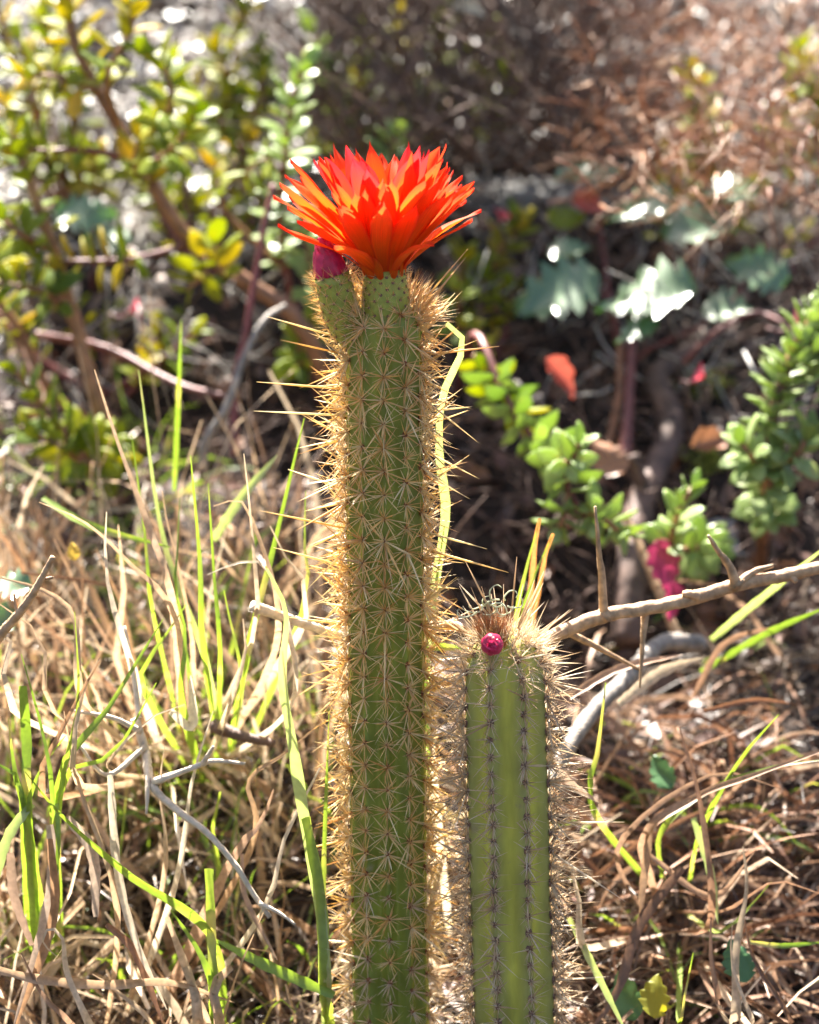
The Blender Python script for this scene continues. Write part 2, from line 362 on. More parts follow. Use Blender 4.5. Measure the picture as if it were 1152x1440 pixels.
# ------------------------------------------------------------------ the cacti
def spine_cluster(seed, nrad, rl, ncen, cl, lng, mats, aw=.0017, th=.00042):
    g = random.Random(seed); mb = MB()
    n = 8
    vs = [(math.cos(2 * math.pi * k / n) * aw, math.sin(2 * math.pi * k / n) * aw * 1.25, -.0004) for k in range(n)] + \
         [(math.cos(2 * math.pi * k / n) * aw * .6, math.sin(2 * math.pi * k / n) * aw * .75, .0007) for k in range(n)] + [(0, 0, .0011)]
    fs = [(k, (k + 1) % n, n + (k + 1) % n, n + k) for k in range(n)] + [(n + k, n + (k + 1) % n, 2 * n) for k in range(n)]
    mb.add(vs, fs, 0)
    def sp(az, el, l, r):
        d = Vector((math.cos(az) * math.cos(el), math.sin(az) * math.cos(el), math.sin(el)))
        o = d * .0006; a = d.orthogonal().normalized(); b = d.cross(a)
        vs = [o + (a * math.cos(q) + b * math.sin(q)) * r for q in (0, 2.094, 4.189)]
        m = o + d * l * .55
        vs += [m + (a * math.cos(q) + b * math.sin(q)) * r * .75 for q in (0, 2.094, 4.189)] + [o + d * l]
        mb.add(vs, [(0, 1, 4, 3), (1, 2, 5, 4), (2, 0, 3, 5), (3, 4, 6), (4, 5, 6), (5, 3, 6)], 1)
    nr = nrad + g.randrange(-3, 4); skip = g.uniform(0, 6.28)
    for i in range(nr):
        az = 2 * math.pi * (i + g.uniform(-.5, .5)) / nr
        if g.random() < .25 and math.cos(az - skip) > .6: continue          # broken or missing ones
        sp(az, g.uniform(.08, 1.0), rl * g.uniform(.45, 1.35), th * g.uniform(.8, 1.15))
    for i in range(ncen):
        sp(g.choice([-1.57, -1.57, 1.57, 0, 3.14]) + g.uniform(-.9, .9), g.uniform(.35, 1.35), cl * g.uniform(.6, 1.4), th * 1.3)
    if lng: sp(g.choice([-1.57, 1.57, 0, 3.14, .6, 2.6]) + g.uniform(-.5, .5), g.uniform(.3, 1.2), lng * g.uniform(.7, 1.15), th * 1.8)
    return mb.mesh('spine_cluster', mats, smooth=False), mb

def cactus_stem(parent, base, centre, radius, z0, z1, nrib, phase, depth, mat, spacing, dome):
    """ribbed column; centre(z)->(x,y); radius(z); returns areole places [(pos, outward, up)]"""
    per = 10; nphi = nrib * per
    nz = int((z1 - z0) / .004)
    vs, fs, rib = [], [], []
    def rr(z, phi):
        k = .5 - .5 * math.cos(nrib * (phi - phase))          # 0 on the crest
        # bumps carrying the areoles
        idx = round((phi - phase) * nrib / (2 * math.pi))
        zz = (z - z0) / spacing + (idx % 2) * .5
        bumpy = (.5 + .5 * math.cos(2 * math.pi * zz)) * (1 - k) ** 2
        r = radius(z) * (1 - depth(z) * k ** .8) + .0011 * bumpy
        u = (z1 - z) / dome
        if u < 1: r *= math.sqrt(max(0, 1 - (1 - max(u, 0)) ** 2.4))
        return r, k
    for i in range(nz + 1):
        z = z0 + (z1 - z0) * i / nz; cx, cy = centre(z)
        for j in range(nphi):
            phi = 2 * math.pi * j / nphi
            r, k = rr(z, phi)
            vs.append((cx + r * math.cos(phi), cy + r * math.sin(phi), z)); rib.append(k)
    for i in range(nz):
        for j in range(nphi):
            j2 = (j + 1) % nphi
            fs.append((i * nphi + j, i * nphi + j2, (i + 1) * nphi + j2, (i + 1) * nphi + j))
    mb = MB(); mb.add(vs, fs)
    me = mb.mesh('stem', mat, base)
    at = me.attributes.new('rib', 'FLOAT', 'POINT'); at.data.foreach_set('value', rib)
    o = ob('stem', me, parent)
    spots = []
    for n in range(nrib):
        phi = phase + 2 * math.pi * n / nrib
        i = 0
        while True:
            z = z0 + spacing * (i - (n % 2) * .5); i += 1
            if z < z0 + .003: continue
            if z > z1 - .004: break
            r, _ = rr(z, phi); r2, _ = rr(min(z + .002, z1 - .0005), phi)
            cx, cy = centre(z)
            out = Vector((math.cos(phi), math.sin(phi), 0)); up = Vector((out.x * (r2 - r), out.y * (r2 - r), .002)).normalized()
            nrm = (out - up * out.dot(up)).normalized()
            spots.append((Vector((cx, cy, z)) + out * (r - .0002), nrm, up))
    return o, spots

def place_clusters(parent, base, spots, variants, pick, front, limit=300):
    """the clusters that face the viewer's side are parts; the rest one mass"""
    spots = sorted(spots, key=lambda s: s[1].y)
    mass = MB(); nparts = 0; mats = None
    for pos, nrm, up in spots:
        me, mb = variants[pick(pos)]
        mats = list(me.materials)
        up = Quaternion(nrm, U(-.6, .6)) @ up; x = up.cross(nrm).normalized()
        sc = U(.82, 1.2)
        mtx = Matrix((( x.x, up.x, nrm.x), (x.y, up.y, nrm.y), (x.z, up.z, nrm.z)))
        if nrm.y < front and nparts < limit:
            o = bpy.data.objects.new('spine_cluster', me); COL.objects.link(o); o.parent = parent
            o.matrix_local = Matrix.Translation(pos - base) @ mtx.to_4x4() @ Matrix.Scale(sc, 4); nparts += 1
        else:
            b = len(mass.v)
            for v in mb.v: mass.v.append(tuple(pos + mtx @ (Vector(v) * sc)))
            mass.f += [tuple(i + b for i in f) for f in mb.f]; mass.m += mb.m
    if mass.v:
        o = ob('rear_spines', mass.mesh('rear_spines', mats, base, smooth=False), parent); o['kind'] = 'stuff'

def interp(tab):
    tab = sorted(tab)
    def f(z):
        if z <= tab[0][0]: return tab[0][1]
        for (a, p), (b, q) in zip(tab, tab[1:]):
            if z <= b:
                t = (z - a) / (b - a); t = t * t * (3 - 2 * t); return p + (q - p) * t
        return tab[-1][1]
    return f

def petal_mesh(name, L_, W, e0, e1, cup, mat, g, curl=0.0):
    """petal rising from the origin in the +Y / +Z plane; elevation goes from e0 to e1"""
    n, m = 12, 6; vs, fs, T, S = [], [], [], []; sb = g.uniform(-.09, .09) * L_; ph = g.uniform(0, 6)
    y = z = 0.0; prevt = 0
    for i in range(n + 1):
        t = i / n
        e = e0 + (e1 - e0) * min(1, t * 1.6) ** .8 + curl * max(0, t - .6) ** 1.5
        if i: y += math.cos(e) * L_ / n; z += math.sin(e) * L_ / n
        w = W * .5 * (.34 + .66 * math.sin(min(1, t / .58) * math.pi / 2)) * (1 if t < .58 else max(0, 1 - ((t - .58) / .42) ** 2.6))
        if i == n: w = W * .012
        for k in range(m + 1):
            s = 2 * k / m - 1
            c = cup * (s * s) * w
            vs.append((s * w * (1 + .05 * math.sin(17 * t + ph + s)) + sb * t * t, y - math.sin(e) * c, z + math.cos(e) * c + .02 * L_ * math.sin(8 * t + 3 * s + ph) * t)); T.append(t); S.append(abs(s))
    for i in range(n):
        for k in range(m):
            a = i * (m + 1) + k; fs.append((a, a + 1, a + m + 2, a + m + 1))
    mb = MB(); mb.add(vs, fs); me = mb.mesh(name, mat)
    for nm, dat in (('t', T), ('s', S)):
        a = me.attributes.new(nm, 'FLOAT', 'POINT'); a.data.foreach_set('value', dat)
    return me

def bristle_mass(parent, base, name, spots, length, mats, n, th=.00022, spread=.9):
    mb = MB()
    for pos, nrm in spots:
        for i in range(n):
            d = (nrm + Vector((U(-1, 1), U(-1, 1), U(-1, 1))) * spread).normalized()
            l = length * U(.5, 1.2); a = d.orthogonal().normalized(); b = d.cross(a)
            vs = [pos + (a * math.cos(q) + b * math.sin(q)) * th for q in (0, 2.094, 4.189)] + [pos + d * l]
            mb.add(vs, [(0, 1, 3), (1, 2, 3), (2, 0, 3)], 0)
        vs = [pos + nrm * .0007]; a = nrm.orthogonal().normalized(); b = nrm.cross(a)
        if len(mats) > 1:
            vs += [pos + (a * math.cos(k * 1.047) + b * math.sin(k * 1.047)) * .0011 for k in range(6)]
            mb.add(vs, [(0, 1 + k, 1 + (k + 1) % 6) for k in range(6)], 1)
    o = ob(name, mb.mesh(name, mats, base, smooth=False), parent); o['kind'] = 'stuff'; return o

def lathe(path, radii, sides=28):
    mb = MB(); T, N = frames(path); vs = []; fs = []; n = len(path)
    for i, p in enumerate(path):
        B = T[i].cross(N[i])
        for k in range(sides):
            a = 2 * math.pi * k / sides
            vs.append(p + (N[i] * math.cos(a) + B * math.sin(a)) * radii[i])
    for i in range(n - 1):
        for k in range(sides):
            k2 = (k + 1) % sides; fs.append((i * sides + k, i * sides + k2, (i + 1) * sides + k2, (i + 1) * sides + k))
    fs.append(tuple((n - 1) * sides + k for k in range(sides)))
    mb.add(vs, fs); return mb, T, N

def tall_cactus():
    rows = [(430, 541), (560, 540), (700, 541), (900, 543), (1150, 546), (1440, 550)]
    tab = [(P(x, r).z, P(x, r).x) for r, x in rows]
    cx = interp(tab)
    z1 = P(540, 418).z; z0 = G(cx(0), 0) - .012
    base = Vector((cx(z0), 0, G(cx(0), 0)))
    c = thing('flowering_cactus', 'tall spiny green column cactus with an open orange red flower on top', 'cactus', base)
    rad = interp([(0, .0240), (.2, .0234), (.35, .0226), (.44, .0220), (z1 - .02, .0212)])
    dep = interp([(0, .27), (.25, .25), (.36, .20), (z1, .15)])
    mat = stem_material('tall_cactus_skin', (.32, .36, .055), (.22, .26, .04))
    st, spots = cactus_stem(c, base, lambda z: (cx(z), 0), rad, z0, z1, 11, -math.pi / 2, dep, mat, .0138, .022)
    V = []
    for k in range(28):
        V.append(spine_cluster(k, 18, .0125, 4, .017, 0 if k % 3 else .032, [M['areole'], M['spine_gold']], th=.00036))
    for k in range(12):
        V.append(spine_cluster(60 + k, 15, .0100, 4, .014, 0 if k % 4 else .026, [M['areole'], M['spine_tan']], th=.0003))
    for k in range(8):     # the crown and some of the sides carry longer ones
        V.append(spine_cluster(80 + k, 20, .0140, 6, .020, .034, [M['areole'], M['spine_gold']], th=.00038))
    def pick(p):
        if p.z > .44: return rng.choice(list(range(0, 28)) + list(range(40, 48)) * 3)
        if p.z > .28 and U(0, 1) < .5: return 40 + rng.randrange(8)
        if p.z < .10 + U(-.05, .08): return 28 + rng.randrange(12)
        if abs(p.x - cx(p.z)) > .015 and U(0, 1) < .55: return 40 + rng.randrange(8)
        return rng.randrange(28)
    place_clusters(c, base, spots, V, pick, .25, 300)
    # ---- flower: scaly tube, petals
    f0 = P(543, 436, -.004); f1 = P(541, 376, -.006)
    path = smooth_path([f0 + Vector((0, .004, -.012)), f0, f0.lerp(f1, .6), f1], 12)
    radii = [.0120, .0128, .0134, .0138, .0139, .0138, .0136, .0132, .0127, .0122, .0118, .0114]
    mb, T, N = lathe(path, radii)
    fl = ob('flower', mb.mesh('flower', M['tube_green'], base), c)
    fl['label'] = 'open orange red flower on a scaly green tube'
    sp = []
    for i in range(1, 11):
        for k in range(11):
            a = 2 * math.pi * (k + .5 * (i % 2)) / 11
            B = T[i].cross(N[i]); d = N[i] * math.cos(a) + B * math.sin(a)
            sp.append((path[i] + d * radii[i], (d + T[i] * .5).normalized()))
    bristle_mass(fl, base, 'tube_hairs', sp, .0055, [M['spine_gold'], M['areole_dark']], 6, .00018)
    ax = Vector((-.05, -.07, 1)).normalized()
    q = Vector((0, 0, 1)).rotation_difference(ax).to_matrix().to_4x4()
    g = random.Random(5)
    #        n  len   width  e0  e1   ring   lift  mat
    whorls = [(11, .022, .0075, 80, 66, .0112, -.007, 'petal_out'),
              (8, .056, .0115, 50, 26, .0110, -.002, 'petal_out'),
              (15, .064, .0125, 58, 42, .0107, -.001, 'petal_out'),
              (17, .067, .0132, 63, 51, .0103, .000, 'petal_out'),
              (18, .069, .0138, 68, 58, .0098, .001, 'petal_out'),
              (17, .069, .0142, 73, 63, .0090, .002, 'petal_out'),
              (15, .067, .0150, 77, 68, .0084, .003, 'petal_in')]
    for wi, (n, L_, W, e0, e1, ring, lift, mt) in enumerate(whorls):
        for k in range(n):
            a = 2 * math.pi * (k + .5 * (wi % 2) + g.uniform(-.18, .18)) / n
            me = petal_mesh('petal', L_ * g.uniform(.86, 1.08), W * g.uniform(.8, 1.12), R(e0), R(e1 + g.uniform(-10, 9)), .28, M[mt], g, g.uniform(-1.0, .9))
            o = ob('petal', me, fl)
            o.matrix_local = Matrix.Translation(f1 - base) @ q @ Matrix.Rotation(a - math.pi / 2, 4, 'Z') @ Matrix.Translation((0, ring, lift)) @ Matrix.Rotation(g.uniform(-.22, .22), 4, 'Y')
    mb = MB()
    for i in range(70):
        a = U(0, 6.28); e = U(1.1, 1.5); l = U(.028, .042); d = q.to_3x3() @ Vector((math.cos(a) * math.cos(e), math.sin(a) * math.cos(e), math.sin(e)))
        s = f1 + Vector((math.cos(a) * .005, math.sin(a) * .005, 0))
        tube(mb, [s, s + d * l * .6, s + d * l], .00028, .00022, 3); tube(mb, [s + d * l, s + d * (l + .0025)], .0008, .0006, 4)
    ob('stamens', mb.mesh('stamens', M['anther'], base), fl)['kind'] = 'stuff'
    # ---- bud beside the flower
    b0 = P(482, 445, -.006); b1 = P(466, 384, -.010); b2 = P(450, 330, -.010)
    path = smooth_path([b0 + Vector((.006, .004, -.014)), b0, b1], 10)
    radii = [.008, .0090, .0098, .0104, .0107, .0108, .0107, .0105, .0103, .0101]
    mb, T, N = lathe(path, radii, 24)
    bd = ob('bud', mb.mesh('bud', M['tube_green'], base), c); bd['label'] = 'unopened crimson bud on a hairy green tube'
    sp = []
    for i in range(1, 10):
        for k in range(10):
            a = 2 * math.pi * (k + .5 * (i % 2)) / 10; B = T[i].cross(N[i]); d = N[i] * math.cos(a) + B * math.sin(a)
            sp.append((path[i] + d * radii[i], (d + T[i] * .6).normalized()))
    bristle_mass(bd, base, 'tube_hairs', sp, .0095, [M['spine_gold'], M['areole_dark']], 9, .0002)
    axb = (b2 - b1).normalized(); qb = Vector((0, 0, 1)).rotation_difference(axb).to_matrix().to_4x4(); H = (b2 - b1).length
    for wi, (n, ring, hh, w) in enumerate([(6, .0068, 1.0, .012), (7, .0085, .88, .012), (8, .0098, .7, .011), (9, .0102, .42, .009)]):
        for k in range(n):
            a = 2 * math.pi * (k + .5 * (wi % 2)) / n
            me = petal_mesh('bud_scale', H * hh, w, R(90), R(104), .5, M['bud_pink'], g, .5)
            o = ob('bud_scale', me, bd)
            o.matrix_local = Matrix.Translation(b1 - base) @ qb @ Matrix.Rotation(a - math.pi / 2, 4, 'Z') @ Matrix.Translation((0, ring, -.001))
    # crown hairs between the two
    sp = []
    for i in range(210):
        a = U(-.9, 4.04); e = U(-.2, 1.0); d = Vector((math.cos(a) * math.cos(e), math.sin(a) * math.cos(e), math.sin(e)))
        sp.append((Vector((cx(z1), 0, z1 - .012)) + Vector((d.x * .0225, d.y * .0225, d.z * .012)), (d + Vector((0, 0, .5))).normalized()))
    bristle_mass(c, base, 'crown_bristles', sp, .019, [M['spine_gold']], 4, .00028, .5)
    # the extra long spines that stand out in the photograph
    for (ax_, ay, bx, by, dy) in [(470, 585, 357, 578, .0), (470, 548, 361, 537, .0), (465, 478, 375, 445, -.004), (470, 500, 395, 478, -.01), (612, 500, 702, 487, .0), (610, 512, 672, 478, -.005),
                              (598, 440, 658, 350, -.002), (600, 452, 655, 362, -.006), (605, 470, 640, 412, .002), (608, 770, 715, 805, -.006), (605, 745, 685, 772, -.004),
                              (475, 745, 365, 718, -.004), (478, 800, 385, 770, -.004), (478, 880, 405, 868, .0), (470, 690, 405, 660, .003), (610, 690, 660, 640, -.003), (606, 580, 664, 572, .003), (472, 1180, 425, 1195, 0)]:
        mb = MB(); a = P(ax_, ay, -.002); b = P(bx, by, dy * 4); a = a.lerp(Vector((cx(a.z), 0, a.z)), .3)
        tube(mb, [a, a.lerp(b, .6), b], .0009, .00012, 4, rad=lambda t: .00085 * (1 - .85 * t ** 2))
        part('long_spine', mb, M['spine_gold'], c, base)
tall_cactus()

def short_cactus():
    yc = -.03
    rows = [(900, 709), (1000, 711), (1200, 716), (1440, 722)]
    cx = interp([(P(x, r, yc).z, P(x, r, yc).x) for r, x in rows])
    z1 = P(709, 892, yc).z; z0 = G(cx(0), yc) - .012
    base = Vector((cx(z0), yc, G(cx(0), yc)))
    c = thing('budding_cactus', 'short column cactus with deep furrows and one small pink bud', 'cactus', base)
    rad = interp([(0, .0258), (.2, .0252), (z1 - .03, .0245), (z1, .0225)])
    mat = stem_material('short_cactus_skin', (.56, .54, .085), (.34, .33, .10))
    st, spots = cactus_stem(c, base, lambda z: (cx(z), yc), rad, z0, z1, 8, -math.pi / 2 + math.pi / 8, lambda z: .24, mat, .0104, .026)
    V = [spine_cluster(200 + k, 15, .0098, 5, .0148, 0 if k % 4 else .027, [M['areole_dark'], M['spine_tan']], aw=.0021, th=.0003) for k in range(14)]
    V += [spine_cluster(240 + k, 18, .0125, 6, .017, .028, [M['areole_dark'], M['spine_tan']], aw=.002, th=.0003) for k in range(6)]
    V += [spine_cluster(300 + k, 16, .0110, 8, .0195, .030, [M['areole_dark'], M['spine_tan']], aw=.0021, th=.00031) for k in range(8)]
    place_clusters(c, base, spots, V, lambda p: 14 + rng.randrange(6) if p.z > z1 - .022 else (20 + rng.randrange(8) if abs(p.x - cx(p.z)) > .017 and U(0, 1) < .75 else rng.randrange(14)), .3, 300)
    top = Vector((cx(z1), yc, z1))
    # woolly crown of pale spines
    sp = []
    for i in range(130):
        a = U(0, 6.28); e = U(-.15, 1.4); d = Vector((math.cos(a) * math.cos(e), math.sin(a) * math.cos(e), math.sin(e)))
        sp.append((top + Vector((d.x * .0225, d.y * .0225, -.015 + d.z * .015)), d))
    bristle_mass(c, base, 'crown_wool', sp, .015, [M['wool']], 6, .00028, .75)
    # rust bristle tuft
    sp = []
    for i in range(60):
        sp.append((P(692 + U(-17, 17), 900, yc) + Vector((0, U(-.012, .006), U(-.004, .001))), Vector((U(-.35, .35), U(-.3, .1), 1)).normalized()))
    bristle_mass(c, base, 'bristle_tuft', sp, .021, [M['rust_bristle']], 7, .0003, .22)
    for i in range(34):       # long upright spines of the crown
        a = U(0, 6.28); e = U(.15, 1.3); d = Vector((math.cos(a) * math.cos(e), math.sin(a) * math.cos(e), math.sin(e)))
        s = top + Vector((d.x * .017, d.y * .017, -.013 + d.z * .01)); l = U(.022, .038); mb = MB()
        tube(mb, [s, s + d * l * .6, s + d * l], 0, 0, 4, rad=lambda t: .00055 * (1 - .85 * t ** 2)); part('long_spine', mb, M['spine_tan'], c, base)
    for (a, b, dy) in [((690, 870), (655, 790), -.03), ((722, 870), (727, 783), -.03), ((740, 880), (765, 803), -.035), ((735, 885), (752, 815), -.03), ((768, 1172), (830, 1157), -.04), ((790, 1158), (878, 1156), -.05), ((775, 1190), (880, 1268), -.06), ((770, 1275), (845, 1268), -.04), ((685, 870), (645, 820), -.03)]:
        mb = MB(); p = P(*a, yc - .005); q = P(*b, dy); p = p.lerp(Vector((cx(p.z), yc, p.z)), .25)
        tube(mb, [p, p.lerp(q, .6), q], 0, 0, 4, rad=lambda t: .0008 * (1 - .85 * t ** 2)); part('long_spine', mb, M['spine_tan'], c, base)
    # small round pink bud
    bp = P(692, 906, yc - .0245)
    mb, T, N = lathe([bp + Vector((0, .012, -.004)), bp + Vector((0, .004, -.001)), bp, bp + Vector((0, -.003, .001))], [.005, .0058, .005, .003], 16)
    bd = ob('bud', mb.mesh('bud', M['tube_green'], base), c); bd['label'] = 'small round pink bud'
    axb = Vector((-.05, -1, .25)).normalized(); qb = Vector((0, 0, 1)).rotation_difference(axb).to_matrix().to_4x4(); g = random.Random(3)
    for wi, (n, ring, hh, w) in enumerate([(5, .0030, .0125, .0088), (6, .0050, .0125, .0088), (7, .0064, .0105, .0082)]):
        for k in range(n):
            a = 2 * math.pi * (k + .5 * (wi % 2)) / n
            o = ob('bud_scale', petal_mesh('bud_scale', hh, w, R(62), R(136), .4, M['bud_pink'], g, .6), bd)
            o.matrix_local = Matrix.Translation(bp - base) @ qb @ Matrix.Rotation(a - math.pi / 2, 4, 'Z') @ Matrix.Translation((0, ring, -.001))
    # pale curly wisp lying on the crown
    mb = MB(); g = random.Random(8)
    for k in range(14):
        p = P(672 + k * 3.2 + g.uniform(-4, 4), 846 + g.uniform(-6, 8), yc) + Vector((0, g.uniform(-.012, .004), 0)); pts = [p]; a = g.uniform(0, 6.28); w = g.choice((-1, 1))
        for i in range(6):
            a += w * g.uniform(.1, 1.1); p = p + Vector((math.cos(a) * .0030, g.uniform(-.0015, .0015), math.sin(a) * .0022)); pts.append(p)
        tube(mb, smooth_path(pts, 18), .0006, .0003, 4)
    o = ob('lichen_wisp', mb.mesh('lichen_wisp', M['lichen'], top), loc=top); tag(o, 'pale green curly wisp caught on the crown of the short cactus', 'lichen')
short_cactus()

# ------------------------------------------------------------------ succulent-leaved shrubs
def leaf_mesh(seed, w, th, bend):
    g = random.Random(seed); n, sd = 5, 8; vs = [(0, 0, 0)]; fs = []
    for i in range(1, n + 1):
        t = i / (n + 1)
        ww = w * math.sin(math.pi * t ** .85) ** .8 * (.75 + .45 * t); tt = th * math.sin(math.pi * t) ** .6
        for k in range(sd):
            a = 2 * math.pi * k / sd
            vs.append((math.cos(a) * ww, t, math.sin(a) * tt + bend * t * t + abs(math.cos(a)) * ww * .25))
    vs.append((0, 1, bend)); e = len(vs) - 1
    for k in range(sd):
        k2 = (k + 1) % sd; fs.append((0, 1 + k2, 1 + k)); fs.append((e, 1 + (n - 1) * sd + k, 1 + (n - 1) * sd + k2))
        for i in range(n - 1):
            fs.append((1 + i * sd + k, 1 + i * sd + k2, 1 + (i + 1) * sd + k2, 1 + (i + 1) * sd + k))
    mb = MB(); mb.add(vs, fs); return mb
LEAVES = {}
for mt in ('leaf', 'leaf_yel', 'leaf_pale'):
    LEAVES[mt] = [leaf_mesh(k, (.27 if mt == 'leaf_pale' else .225) + .014 * k, .05, -.02 - .05 * k).mesh('leaf', M[mt]) for k in range(5)]

def shoot(sh, base, pts, r0, r1, start, n, ln, mt='leaf', stem='stem_brown', droop=0.0, npath=26):
    path = smooth_path([P(*p) if not isinstance(p, Vector) else p for p in pts], npath)
    mb = MB(); tube(mb, path, r0, r1, 8, lump=.06)
    br = part('branch', mb, M[stem], sh, base)
    T, N = frames(path); az = U(0, 6.28)
    for i in range(n):
        t = start + (1 - start) * (i + .5) / n
        f = t * (npath - 1); k = min(int(f), npath - 2); p = path[k].lerp(path[k + 1], f - k)
        az += 2.4 + U(-.3, .3); tg = T[k]; B = tg.cross(N[k]); rad = N[k] * math.cos(az) + B * math.sin(az)
        u = (t - start) / (1 - start)
        a = R(78 - 50 * max(0, u - .35) / .65 + U(-12, 12))
        d = (tg * math.cos(a) + rad * math.sin(a) + Vector((0, 0, .18 - droop))).normalized()
        zax = (tg - d * tg.dot(d)); zax = zax.normalized() if zax.length > 1e-3 else d.orthogonal()
        x = d.cross(zax).normalized(); zax = x.cross(d)
        s = 1.15 * ln * U(.75, 1.15) * (1 if u < .85 else .78)
        o = bpy.data.objects.new('leaf', rng.choice(LEAVES[mt])); COL.objects.link(o); o.parent = br
        o.matrix_local = Matrix.Translation(p - base + rad * r1 * .6) @ Matrix(((x.x, d.x, zax.x), (x.y, d.y, zax.y), (x.z, d.z, zax.z))).to_4x4() @ Matrix.Scale(s, 4)
    return br

def shrub(label, root, group='succulent leaved shrubs', name='leafy_shrub'):
    b = Vector((root.x, root.y, G(root.x, root.y)))
    return thing(name, label, 'shrub', b, group), b

# yellow-green shrub on the left: leaning stems
r = GP(500, 655)
sh, b = shrub('yellow green shrub with a thick orange brown stem leaning left', r)
main = [b + Vector((0, 0, -.01)), (432, 470, .60), (345, 395, .60), (265, 335, .60), (200, 235, .60), (150, 150, .61), (105, 60, .62), (90, -30, .62)]
shoot(sh, b, main, .0085, .004, .80, 18, .026, 'leaf_yel')
shoot(sh, b, [(168, 180, .605), (150, 110, .58), (185, 40, .58), (180, -5, .58)], .003, .002, .3, 16, .026, 'leaf_yel')
shoot(sh, b, [(140, 130, .61), (90, 110, .58), (40, 105, .57)], .0028, .0016, .55, 10, .025, 'leaf_yel')
shoot(sh, b, [(190, 215, .60), (235, 160, .56), (235, 105, .55), (200, 65, .55)], .003, .0018, .25, 20, .027, 'leaf')
shoot(sh, b, [(200, 232, .60), (130, 212, .57), (60, 212, .56), (20, 205, .56)], .003, .0018, .45, 14, .027, 'leaf_yel', 'stem_red')
shoot(sh, b, [(205, 240, .60), (250, 200, .58), (275, 160, .57)], .0028, .0016, .2, 16, .025, 'leaf')
shoot(sh, b, [(215, 260, .60), (190, 235, .57), (195, 195, .56)], .0028, .0016, .1, 12, .025, 'leaf_yel')
shoot(sh, b, [(265, 345, .60), (180, 365, .56), (80, 368, .55), (20, 372, .55)], .003, .0018, .30, 20, .027, 'leaf_yel', 'stem_red')
shoot(sh, b, [(280, 350, .60), (290, 380, .57), (260, 410, .56)], .0025, .0016, .1, 10, .025, 'leaf_yel')
shoot(sh, b, [(350, 400, .60), (310, 380, .58), (300, 330, .58)], .0025, .0016, .3, 8, .024, 'leaf')

r = GP(200, 640)
sh, b = shrub('green shrub with dark brown stems and a dense leafy side shoot by the tall straw', r)
shoot(sh, b, [b, (150, 600, .56), (110, 470, .56), (75, 350, .56), (45, 265, .56), (20, 190, .56)], .0075, .0035, .74, 14, .026, 'leaf')
shoot(sh, b, [(75, 352, .56), (30, 330, .53), (-5, 300, .53)], .0035, .002, .3, 12, .026, 'leaf')
shoot(sh, b, [(100, 440, .56), (60, 410, .53), (10, 400, .52), (-20, 395, .52)], .003, .002, .2, 16, .027, 'leaf')
shoot(sh, b, [b, (110, 620, .50), (60, 570, .48), (20, 520, .47)], .004, .002, .25, 30, .026, 'leaf')
shoot(sh, b, [b, (120, 640, .49), (70, 620, .47), (25, 600, .46)], .004, .002, .3, 26, .026, 'leaf')
shoot(sh, b, [b, (140, 650, .50), (100, 640, .48), (90, 600, .47)], .003, .002, .3, 16, .024, 'leaf')
shoot(sh, b, [b, (80, 560, .58), (30, 470, .58), (-20, 400, .58)], .005, .003, .75, 8, .024, 'leaf_yel')

r = GP(455, 585)
sh, b = shrub('slim upright shrub with pale leaf tips just left of the red bud', r)
shoot(sh, b, [b, (425, 480, .70), (395, 330, .68), (402, 210, .66), (412, 140, .65), (428, 95, .64)], .0045, .0022, .42, 44, .0245, 'leaf_pale', 'stem_red', droop=.1)
shoot(sh, b, [(440, 520, .70), (445, 420, .66), (435, 370, .64), (428, 310, .64)], .003, .0018, .35, 22, .022, 'leaf_pale')
shoot(sh, b, [(440, 540, .70), (420, 500, .64), (440, 450, .62)], .003, .0018, .3, 18, .022, 'leaf')
shoot(sh, b, [(400, 380, .69), (320, 300, .70), (305, 255, .70)], .003, .002, .7, 5, .02, 'leaf', 'stem_brown')
shoot(sh, b, [(402, 250, .67), (370, 225, .66), (345, 250, .66)], .0025, .0016, .3, 9, .022, 'leaf')

# right side
r = GP(1068, 800)
sh, b = shrub('dense upright leafy stalk on a bare red brown stem beside the grey rock', r)
shoot(sh, b, [b, (1078, 700, .40), (1085, 600, .40), (1110, 510, .40), (1150, 440, .40), (1180, 400, .4)], .0055, .004, .34, 125, .0205, 'leaf_pale', 'stem_brown', droop=.05)
shoot(sh, b, [(1080, 670, .40), (1055, 640, .38), (1040, 620, .38)], .003, .002, .2, 14, .022, 'leaf_pale')
shoot(sh, b, [(1082, 650, .40), (1120, 640, .38), (1140, 600, .38)], .003, .002, .2, 16, .022, 'leaf_pale')
shoot(sh, b, [(1130, 480, .40), (1160, 500, .38), (1175, 560, .37)], .003, .002, .1, 22, .023, 'leaf_pale')

r = GP(640, 560)
sh, b = shrub('trailing branch ending in bright pale leaf rosettes above the thorny twig', r)
shoot(sh, b, [b, (668, 470, .50), (705, 545, .44), (745, 610, .40), (790, 650, .36), (800, 690, .34), (835, 745, .33)], .0042, .0022, .60, 40, .0215, 'leaf_pale', 'stem_red')
shoot(sh, b, [(770, 640, .37), (800, 650, .33), (815, 625, .32)], .0025, .0016, .2, 16, .02, 'leaf_pale')
shoot(sh, b, [(800, 690, .34), (790, 735, .33), (780, 745, .33)], .0025, .0016, .2, 12, .02, 'leaf_pale')
shoot(sh, b, [(815, 715, .34), (850, 730, .32), (878, 755, .31)], .0025, .0016, .2, 14, .02, 'leaf_pale')
shoot(sh, b, [(668, 500, .49), (700, 540, .46), (735, 600, .44)], .0025, .0016, .1, 12, .024, 'leaf')

